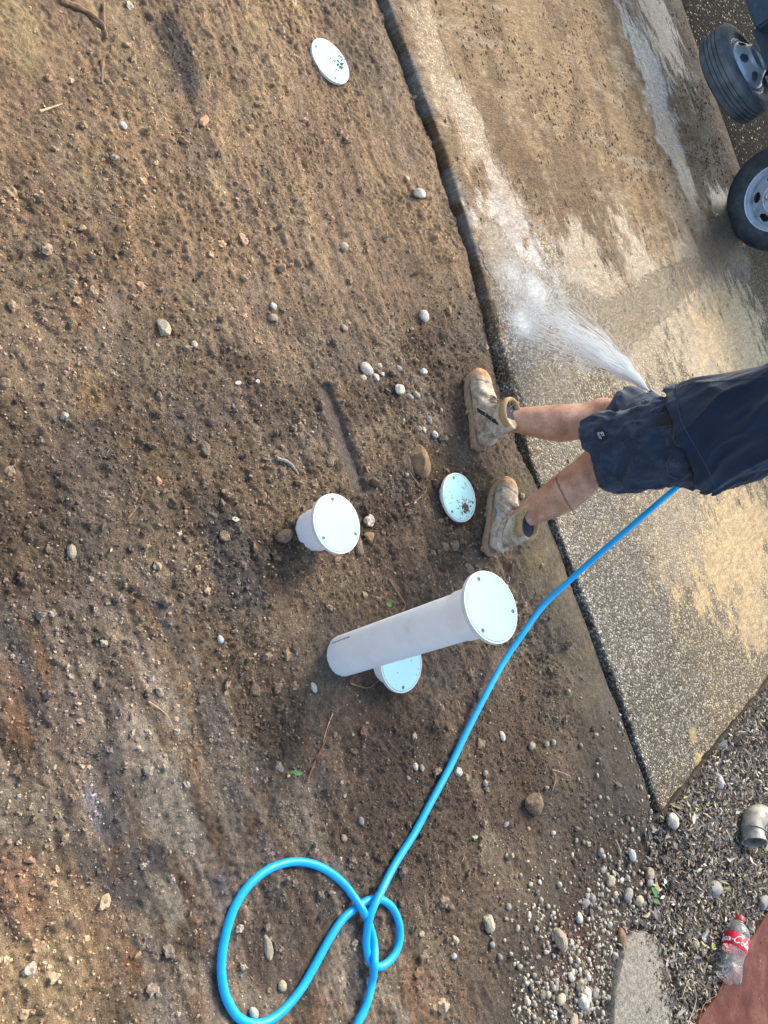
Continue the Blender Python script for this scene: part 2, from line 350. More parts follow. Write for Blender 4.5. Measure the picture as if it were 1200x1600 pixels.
def slab_masks(X, Y):
    n = fbm(X*2.2, Y*2.2, 60, 4); C = np.tile(np.array([.21, .18, .125]), (len(X), 1))
    agg = np.ones(len(X)); wet = np.full(len(X), .25); mud = np.zeros(len(X))
    # muddy upper half, still covered with soil smeared along the drive
    mudm = sstep(-.55, -1.0, X+.10*(Y-3.2)+.45*(n-.5)+.12*np.sin(Y*2.1))
    ns = fbm(X*9, Y*2.6, 61, 5, .62); nd = fbm(X*5+Y*2.6, Y*9, 62, 5, .6)
    C = lerp(C, (.42, .27, .13), mudm*.92); C = lerp(C, (.20, .118, .052), mudm*sstep(.42, .62, nd)*.75); C = lerp(C, (.52, .40, .25), mudm*sstep(.55, .7, ns)*.6)
    agg = agg*(1-mudm*.97); mud = np.maximum(mud, mudm)
    B = [  # u, v, rx, ry, colour, w, agg, wet, mud
        (955, 395, .55, .30, (.25, .155, .075), .8, 0, .7, .9), (1060, 330, .45, .22, (.27, .175, .09), .7, 0, .7, .8), (690, 120, .5, .14, (.44, .35, .24), .6, .35, .3, .3), (740, 200, .25, .10, (.46, .40, .30), .6, .3, .2, .3), (900, 330, .6, .45, (.20, .122, .060), .75, 0, .2, 1.), (830, 60, .6, .3, (.38, .26, .13), .6, 0, .15, .8),
        (1010, 90, .5, .30, (.52, .50, .45), .75, .3, .5, .2), (1040, 200, .45, .22, (.50, .48, .43), .6, .3, .5, .2), (1065, 260, .9, .14, (.20, .165, .115), .6, .3, .8, 0), (1030, 30, .6, .35, (.22, .185, .13), .5, .3, .7, .1),
        (800, 400, .34, .26, (.50, .46, .40), .75, .25, 1., .1), (850, 480, .30, .28, (.48, .45, .40), .6, .5, 1., 0), (790, 330, .25, .15, (.38, .32, .27), .6, .1, .7, .3),
        (930, 450, .45, .35, (.30, .235, .15), .7, .2, 1., .1), (1010, 430, .4, .3, (.27, .21, .135), .75, .1, 1., .1), (1090, 420, .3, .35, (.22, .18, .12), .7, 0, 1., .1), (1130, 320, .2, .3, (.23, .19, .13), .6, 0, .9, .0),
        (1150, 400, .2, .3, (.33, .26, .19), .6, .3, .5, .3), (980, 520, .45, .45, (.31, .235, .135), .7, .5, .75, .1), (1150, 520, .4, .7, (.56, .38, .16), .9, .15, .75, .2), (1100, 560, .5, .5, (.36, .255, .125), .6, .2, .8, .1),
        (870, 620, .35, .2, (.16, .145, .105), .6, .95, .8, 0), (1150, 850, .35, .9, (.52, .36, .16), .9, .05, .5, .45), (1060, 830, .3, .5, (.25, .20, .12), .7, .5, .5, .1), (960, 850, .4, .3, (.165, .145, .10), .5, 1, .6, 0),
        (1180, 960, .2, .4, (.46, .33, .17), .7, .2, .3, .3), (960, 980, .60, .55, (.165, .16, .145), .85, 1, .3, 0), (1040, 1130, .35, .5, (.165, .16, .14), .8, 1, .1, 0), (880, 760, .30, .25, (.165, .15, .12), .6, 1, .6, 0), (1082, 1150, .035, .055, (.45, .32, .16), .8, 0, .1, .5), (1092, 1190, .03, .05, (.5, .37, .18), .9, 0, .1, .5), (900, 960, .15, .1, (.30, .28, .25), .4, 1, .3, 0)]
    for k, (u, v, rx, ry, c, w, a, we, mu) in enumerate(B):
        cx, cy = gpx(u, v, ZS); b = blob(X, Y, cx, cy, rx, ry, 0, 100+k*5, .8)
        C = lerp(C, c, b*w); agg = agg*(1-b)+a*b; wet = wet*(1-b)+we*b; mud = mud*(1-b)+mu*b
    d = Y-edge_y(X); e = 1-sstep(.01, .06, d+.03*(fbm(X*14, Y*14, 63, 3)-.5))
    C = lerp(C, (.42, .40, .36), e*.5*sstep(.4, .6, vn(X*12, Y*12, 64)))
    return C, np.stack([agg, wet, mud], 1), mud
C, MK, mud = slab_masks(XS, YS)
lum, lid_ = worley(XS*30, YS*30, 55)
ZZ += mud*(.006*(fbm(XS*9+YS*5, YS*16, 56, 5, .65)-.5)+.008*np.clip(.42-lum, 0, 1)*(lid_ > .86))
ZZ = np.where(row == 0, -.14, ZZ)
m = mesh_np('driveway', np.stack([XS, YS, ZZ], 1), grid_faces(len(sx), len(sy)))
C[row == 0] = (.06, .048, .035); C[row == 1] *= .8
colattr(m, 'Col', C); colattr(m, 'Mask', MK); smooth(m)
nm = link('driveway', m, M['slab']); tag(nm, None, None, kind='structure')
# right-hand and far edges of the slab as vertical skirts
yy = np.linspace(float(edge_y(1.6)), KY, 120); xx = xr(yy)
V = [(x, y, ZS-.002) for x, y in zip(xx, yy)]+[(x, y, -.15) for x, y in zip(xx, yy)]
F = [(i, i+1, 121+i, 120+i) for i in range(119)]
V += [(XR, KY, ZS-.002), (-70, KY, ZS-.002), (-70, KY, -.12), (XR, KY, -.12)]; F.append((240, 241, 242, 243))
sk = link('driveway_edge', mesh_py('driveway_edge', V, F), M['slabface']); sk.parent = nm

# ---- road beyond
def mat_asphalt():
    b = NB('wet_asphalt'); co = b.coord(); v = b.n('ShaderNodeTexVoronoi'); v.inputs['Scale'].default_value = 75; b.l(co, v.inputs['Vector'])
    c = b.mix(1.0, b.ramp(v.outputs['Color'], [(.2, (.006, .005, .005)), (.6, (.016, .013, .011)), (.88, (.04, .033, .027)), (.96, (.35, .33, .30))]), b.ramp(b.noise(3, 4, .6, co), [(.3, .7), (.7, 1.3)]), 'MULTIPLY')
    hh = b.ramp(v.outputs['Distance'], [(.1, 1.0), (.6, 0.0)])
    b.set(Base_Color=c, Roughness=b.ramp(v.outputs['Color'], [(.86, .85), (.92, .12)]), Specular_IOR_Level=b.ramp(v.outputs['Color'], [(.86, .03), (.92, .8)]), Normal=b.bump(b.math('ADD', hh, b.noise(60, 4, .7, co)), .03)); return b.m
M['asphalt'] = mat_asphalt()
rx = np.linspace(-80, 80, 60); ry = np.concatenate([np.linspace(KY+.004, 14, 20), np.linspace(16, 120, 10)])
RX, RY = np.meshgrid(rx, ry)
m = mesh_np('road', np.stack([RX.ravel(), RY.ravel(), .035+0*RX.ravel()-.0*RY.ravel()], 1), grid_faces(len(rx), len(ry)))
tag(link('road', m, M['asphalt']), None, None, kind='structure')

# ------------------------------------------------------------------ solid builders
def frame(d, up=Vector((0, 0, 1))):
    d = Vector(d).normalized()
    if abs(d.dot(up)) > .96: up = Vector((0, 1, 0))
    a = up.cross(d).normalized(); b = d.cross(a); return a, b, d
def loft(pts, rad, n=20, up=Vector((0, 0, 1)), cap=True, closed=False, sec=2.0):
    """tube through pts; rad = r or (ra, rb) per point, a = across, b = towards up"""
    pts = [Vector(p) for p in pts]; V = []; F = []; L = len(pts)
    for i, p in enumerate(pts):
        d = (pts[(i+1) % L]-pts[i-1]) if (closed or 0 < i < L-1) else (pts[1]-pts[0] if i == 0 else pts[-1]-pts[-2])
        a, b, _ = frame(d, up); r = rad[i] if isinstance(rad, (list, tuple)) and not (len(rad) == 2 and L != 2 and not isinstance(rad[0], tuple)) else rad
        ra, rb = (r, r) if not isinstance(r, tuple) else r
        for k in range(n):
            t = 2*math.pi*k/n; c, s = math.cos(t), math.sin(t)
            if sec != 2: c = math.copysign(abs(c)**(2/sec), c); s = math.copysign(abs(s)**(2/sec), s)
            V.append(p+a*(ra*c)+b*(rb*s))
    m = L if closed else L-1
    for i in range(m):
        j = (i+1) % L
        for k in range(n): F.append((i*n+k, i*n+(k+1) % n, j*n+(k+1) % n, j*n+k))
    if cap and not closed:
        F.append(tuple(range(n-1, -1, -1))); F.append(tuple((L-1)*n+k for k in range(n)))
    return V, F
def join(parts):
    V, F = [], []
    for v, f in parts:
        o = len(V); V += [Vector(q) for q in v]; F += [tuple(i+o for i in t) for t in f]
    return V, F
def lathe(prof, n=48, cap0=False, cap1=False):         # prof: (r, z)
    V, F = [], []
    for r, z in prof:
        for k in range(n): t = 2*math.pi*k/n; V.append(Vector((r*math.cos(t), r*math.sin(t), z)))
    for i in range(len(prof)-1):
        for k in range(n): F.append((i*n+k, i*n+(k+1) % n, (i+1)*n+(k+1) % n, (i+1)*n+k))
    if cap0: F.append(tuple(range(n-1, -1, -1)))
    if cap1: F.append(tuple((len(prof)-1)*n+k for k in range(n)))
    return V, F
def box(c, s, rot=None):
    c = Vector(c); V = []
    for x in (-.5, .5):
        for y in (-.5, .5):
            for z in (-.5, .5):
                p = Vector((x*s[0], y*s[1], z*s[2])); V.append(c+(rot @ p if rot else p))
    return V, [(0, 1, 3, 2), (4, 6, 7, 5), (0, 4, 5, 1), (2, 3, 7, 6), (0, 2, 6, 4), (1, 5, 7, 3)]
def xf(vf, Mx): return [Mx @ Vector(v) for v in vf[0]], vf[1]
def build(name, vf, mat, parent=None, sm=True, bevel=0):
    m = mesh_py(name, *vf)
    if bevel:
        b = bmesh.new(); b.from_mesh(m); bmesh.ops.bevel(b, geom=b.edges[:], offset=bevel, segments=2, affect='EDGES'); b.to_mesh(m); b.free()
    if sm:
        smooth(m)
        b = bmesh.new(); b.from_mesh(m)
        for e in b.edges:
            if len(e.link_faces) == 2 and e.calc_face_angle(0) > R_(38): e.smooth = False
        bmesh.ops.recalc_face_normals(b, faces=b.faces[:]); b.to_mesh(m); b.free()
    else:
        b = bmesh.new(); b.from_mesh(m); bmesh.ops.recalc_face_normals(b, faces=b.faces[:]); b.to_mesh(m); b.free()
    return link(name, m, mat, parent)
def fuse(parts, voxel, it=4, fac=.5):                  # union of closed shapes into one continuous skin
    V, F = join(parts); me = mesh_py('tmp', V, F)
    b = bmesh.new(); b.from_mesh(me); bmesh.ops.recalc_face_normals(b, faces=b.faces[:]); b.to_mesh(me); b.free()
    o = bpy.data.objects.new('tmp', me); COL.objects.link(o)
    r = o.modifiers.new('r', 'REMESH'); r.mode = 'VOXEL'; r.voxel_size = voxel; r.adaptivity = 0
    if it: s = o.modifiers.new('s', 'SMOOTH'); s.iterations = it; s.factor = fac
    dg = bpy.context.evaluated_depsgraph_get(); dg.update()
    ev = o.evaluated_get(dg); m2 = bpy.data.meshes.new_from_object(ev)
    bpy.data.objects.remove(o); smooth(m2); return m2
def vco(m):
    a = np.zeros(len(m.vertices)*3, np.float32); m.vertices.foreach_get('co', a); return a.reshape(-1, 3).astype(float)
def vno(m):
    a = np.zeros(len(m.vertices)*3, np.float32); m.vertices.foreach_get('normal', a); return a.reshape(-1, 3).astype(float)
def push(m, d):                                        # displace along normals
    P = vco(m)+vno(m)*np.asarray(d)[:, None]; m.vertices.foreach_set('co', P.astype(np.float32).ravel()); m.update()
def cut_open(m, pred, thick=.003):                     # remove faces (open a hem) then give the sheet thickness
    b = bmesh.new(); b.from_mesh(m); b.normal_update()
    kill = [f for f in b.faces if pred(f.calc_center_median(), f.normal)]
    bmesh.ops.delete(b, geom=kill, context='FACES'); b.to_mesh(m); b.free()
    o = bpy.data.objects.new('tmp', m); COL.objects.link(o); s = o.modifiers.new('s', 'SOLIDIFY'); s.thickness = thick; s.offset = -1
    dg = bpy.context.evaluated_depsgraph_get(); dg.update(); m2 = bpy.data.meshes.new_from_object(o.evaluated_get(dg))
    bpy.data.objects.remove(o); smooth(m2); return m2
def text_mesh(txt, size, depth=.0006, font_shear=0):
    c = bpy.data.curves.new('t', 'FONT'); c.body = txt; c.size = size; c.extrude = depth; c.align_x = 'CENTER'; c.align_y = 'CENTER'; c.shear = font_shear; c.offset = size*.02
    o = bpy.data.objects.new('t', c); COL.objects.link(o); dg = bpy.context.evaluated_depsgraph_get(); dg.update()
    m = bpy.data.meshes.new_from_object(o.evaluated_get(dg)); bpy.data.objects.remove(o); return m

# ------------------------------------------------------------------ drain risers
def riser(base, top, label, lidmat, name='drain_pipe', spin=0.0, pipe=True, chip=False):
    base = Vector(base); top = Vector(top); ax = (top-base).normalized(); L = (top-base).length
    root = empty(name, base); q = ax.to_track_quat('Z', 'Y'); root.rotation_mode = 'QUATERNION'; root.rotation_quaternion = q
    tag(root, label, 'drain pipe', 'white drain risers with screwed round lids')
    r0 = .0655; root['len'] = L
    build('pipe', lathe([(r0, -.12), (r0, L-.085), (r0-.002, L-.083)], 64), M['pvc'], root)
    build('collar', lathe([(r0+.0003, L-.104), (.0685, L-.103), (.0693, L-.100), (.0696, L-.026), (.0715, L-.024), (.0715, L-.014)], 64), M['pvc'], root)
    build('lid_frame', lathe([(.0705, L-.0135), (.094, L-.0135), (.0970, L-.012), (.0975, L-.003), (.0962, L), (.0925, L+.0004), (.0915, L-.003)], 72), M['rim_pvc'], root)
    build('seam', lathe([(.0928, L-.0016), (.0898, L-.0016)], 72), M['groove'], root)
    build('lid', lathe([(.0908, L-.004), (.0906, L-.0004), (.0895, L+.0006), (.045, L+.0012), (.0005, L+.0014)], 72, cap1=True), lidmat, root)
    for k in range(3):
        t = spin+k*2*math.pi/3; c = Vector((.079*math.cos(t), .079*math.sin(t), L+.0006))
        s = build('screw', xf(lathe([(.0060, 0), (.0057, .0010), (.0034, .0013), (.0028, .0002), (.0004, .0002)], 20), Matrix.Translation(c)), M['steel'], root)
    return root
tb = G(535, 1025); tt = G(768, 948, .668)
tall = riser((tb.x, tb.y, -.0), tt, 'tall white upright drain pipe with a clean round lid, beside the blue hose', M['lid'], spin=.35)
tm = text_mesh('DWV PVC-U 150 SN8', .010, .0002)
P = vco(tm); L = .668
# printing runs up the pipe wall
ang0 = math.atan2(-1, .42); Q = np.zeros_like(P); rr = .0658+P[:, 2]*.5
a = ang0+P[:, 1]/.068; Q[:, 0] = rr*np.cos(a); Q[:, 1] = rr*np.sin(a); Q[:, 2] = P[:, 0]+.075
tm.vertices.foreach_set('co', Q.astype(np.float32).ravel()); tm.update(); link('printed_text', tm, M['ink'], tall)
c = G(527, 818, .135); b_ = G(484, 827)
riser((c.x-.004, c.y-.004, 0), c, 'short white drain riser with a clean round lid below the smooth rut', M['lid'], spin=.62)
c = G(718, 777, .048); r_mid = riser((c.x-.006, c.y, -.03), c, 'short white drain riser with mud on its lid, beside the worker\'s left boot', M['lid_dirty'], spin=1.6)
c = G(517, 95, .016); r_far = riser((c.x, c.y, -.05), c, 'farthest white drain lid, flecked with dirt, lying almost flush with the soil', M['lid_mid'], spin=.9)
c = G(628, 1036, .075); riser((c.x-.01, c.y, -.02), c, 'low white drain riser half hidden behind the tall white pipe', M['lid_mid'], spin=2.3)
def lid_mud(root_, cx, cy, L, n, sp_, seed):
    rg_ = random.Random(seed); ps = []
    for k in range(n):
        x = cx+rg_.gauss(0, sp_); y = cy+rg_.gauss(0, sp_)
        if math.hypot(x, y) > .088: continue
        rr_ = rg_.uniform(.0012, .0055)*(1.5 if math.hypot(x-cx, y-cy) < sp_*.7 else .7); V0, F0 = ICO2
        ps.append(([Vector((x, y, L+.001))+Vector(v)*rr_*rg_.uniform(.7, 1.2) for v in V0], F0))
    o = build('mud_splatter', join(ps), M['clod'], root_); o['kind'] = 'stuff'
b_ico = bmesh.new(); bmesh.ops.create_icosphere(b_ico, subdivisions=1, radius=1); ICO2 = ([v.co.copy() for v in b_ico.verts], [tuple(v.index for v in f.verts) for f in b_ico.faces]); b_ico.free()
lid_mud(r_mid, .015, -.045, r_mid['len'], 90, .024, 3); lid_mud(r_far, -.01, -.045, r_far['len'], 60, .026, 4)

# ------------------------------------------------------------------ hose
def catmull(P, n=10):
    P = [Vector(p) for p in P]; out = []
    for i in range(len(P)-1):
        p0 = P[max(i-1, 0)]; p1 = P[i]; p2 = P[i+1]; p3 = P[min(i+2, len(P)-1)]
        for k in range(n):
            t = k/n; out.append(.5*((2*p1)+(p2-p0)*t+(2*p0-5*p1+4*p2-p3)*t*t+(3*p1-p0-3*p2+p3)*t**3))
    out.append(P[-1]); return out
hz = .013
def HP(x, y, z=hz): u, v = 300+x/2.609, 1200+y/2.609; p = G(u, v, z); return Vector((p.x, p.y, p.z+.006))
path = [HP(560, 1300), HP(610, 1170), HP(668, 1043), HP(708, 955), HP(730, 865), HP(738, 800, .036), HP(739, 740, .020), HP(732, 690, .014), HP(715, 630, .016), HP(690, 578, .036), HP(655, 525, .020), HP(612, 470), HP(552, 421), HP(482, 389), HP(402, 382), HP(315, 408), HP(235, 468), HP(172, 560), HP(133, 675),
        HP(115, 800), HP(128, 915), HP(175, 1005), HP(238, 1040), HP(305, 1030), HP(372, 980), HP(440, 898), HP(500, 795), HP(555, 695), HP(612, 612), HP(672, 562), HP(722, 536), HP(772, 538), HP(815, 575), HP(840, 640), HP(838, 715), HP(808, 775), HP(760, 809), HP(722, 790), HP(707, 740), HP(706, 685, .022),
        HP(716, 620, .036), HP(735, 565, .040), HP(762, 510, .036), HP(820, 395, .018), HP(900, 268), HP(958, 160)]
hand = Vector((.105, 3.02, .72))
A = G(702, 1200, .02); Bp = PYp(1066, 754, 2.96)
nrm = Vector((-(Bp.y-A.y), Bp.x-A.x, 0)).normalized()
def plane_hit(u, v):
    r = ray(u, v); o = Vector((0, 0, H)); t = (A-o).dot(nrm)/r.dot(nrm); return o+r*t
for (u, v) in [(702, 1200), (727, 1148), (755, 1093), (786, 1036), (815, 993), (850, 945), (890, 907), (930, 871), (975, 832), (1020, 793)]:
    path.append(plane_hit(u, v))
path += [Bp, Vector((.19, 3.02, .83)), hand+Vector((.035, .012, .06)), hand]
hp = catmull(path, 9)
print('hose z', [round(p.z, 2) for p in path[-14:]])
hose = build('garden_hose', loft(hp, .0118, 16), M['hose'])
tag(hose, 'bright blue garden hose looped on the dirt and rising to the worker\'s hand', 'hose')

# ------------------------------------------------------------------ stones and clods
def ico(sub):
    b = bmesh.new(); bmesh.ops.create_icosphere(b, subdivisions=sub, radius=1); b.verts.ensure_lookup_table()
    V = np.array([v.co[:] for v in b.verts]); F = np.array([[v.index for v in f.verts] for f in b.faces]); b.free(); return V, F
I1, I2, I3 = ico(1), ico(2), ico(3)
def stone_mesh(name, sx, sy, sz, seed, rough=.18, ang=.0, sub=3, smooth_=True):
    ang = max(ang, .16); rough *= 1.25
    V, F = {1: I1, 2: I2, 3: I3}[sub]; V = V.copy()
    n = n3(V+seed*3.1, 1.1, seed)-.5; n2 = n3(V+seed, 3.2, seed+3)-.5
    V = V*(1+rough*2.2*n+rough*.7*n2)[:, None]
    if ang:                                            # flatten with a few cutting planes
        r = np.random.default_rng(seed)
        for k in range(7):
            d = r.normal(size=3); d /= np.linalg.norm(d); h = (V@d); V -= np.outer(np.clip(h-(1-ang*r.uniform(.6, 1.2)), 0, 9), d)
    V = V*np.array([sx, sy, sz]); m = mesh_np(name, V, F); smooth(m, smooth_ and ang < .2); return m
def mat_stone(name, a, b_, dirt=(.19, .135, .085), sc=1.0):
    b = NB(name); co = b.coord(); c = b.ramp(b.noise(55*sc, 5, .65, co), [(.3, a), (.7, b_)])
    n_ = b.n('ShaderNodeNewGeometry').outputs['Normal']; sx_ = b.n('ShaderNodeSeparateXYZ'); b.l(n_, sx_.inputs[0])
    f = b.math('ADD', b.noise(95*sc, 5, .7, co), b.math('MULTIPLY', b.math('SUBTRACT', .45, sx_.outputs[2]), .22)); f = b.ramp(f, [(.56, 0.0), (.68, .85)])
    c = b.mix(f, c, dirt); sp = b.ramp(b.noise(320*sc, 3, .7, co), [(.3, .7), (.6, 1.1)]); c = b.mix(1.0, c, sp, 'MULTIPLY')
    b.set(Base_Color=c, Roughness=.85, Normal=b.bump(b.noise(180*sc, 5, .7, co), .004/sc**.5)); return b.m
SM = {'white': mat_stone('pale_stone', (.46, .42, .33), (.64, .60, .50)),
      'tan': mat_stone('tan_stone', (.27, .22, .145), (.40, .34, .24)),
      'brown': mat_stone('ochre_rock', (.13, .085, .05), (.34, .20, .085), (.11, .07, .045)),
      'grey': mat_stone('grey_stone', (.20, .19, .17), (.33, .31, .28)),
      'blue': mat_stone('bluish_stone', (.36, .365, .35), (.50, .51, .50)),
      'cream': mat_stone('cream_stone', (.40, .33, .21), (.55, .47, .33)),
      'clod': M['clod'], 'orange': mat_noise('orange_brick', (.50, .18, .08), (.62, .28, .14), 60, .85, .002, 200, (.45, .36, .28))}
def put_stone(u, v, wpx, hpx, mat, label, name='stone', ang=0, tall=.6, sink=.25, group=None, rot=0, cat='stone'):
    z = 0; p = G(u, v, 0.01); z = gz_at(p.x, p.y); p = G(u, v, z+.008)
    depth = abs((CW.transposed() @ (p-Vector((0, 0, H)))).z); s = depth/FPX
    # image down is roughly world +X, image right roughly world +Y (foreshortened) plus height
    el = math.asin(min(1, (H-p.z)/(p-Vector((0, 0, H))).length))
    a = hpx*s/2; b = wpx*s/2/max(.55, math.sin(el)+.25)
    m = stone_mesh(name, a, b, max(min(a, b)*tall*1.1, .004), abs(hash((u*7+v))) % 9973, .24, ang)
    o = link(name, m, SM[mat]); o.location = (p.x, p.y, z+max(min(a, b)*tall, .004)*(1-sink*2)*.55); o.rotation_euler = (random.uniform(-.15, .15), random.uniform(-.15, .15), R_(rot))
    tag(o, label, cat, group); return o
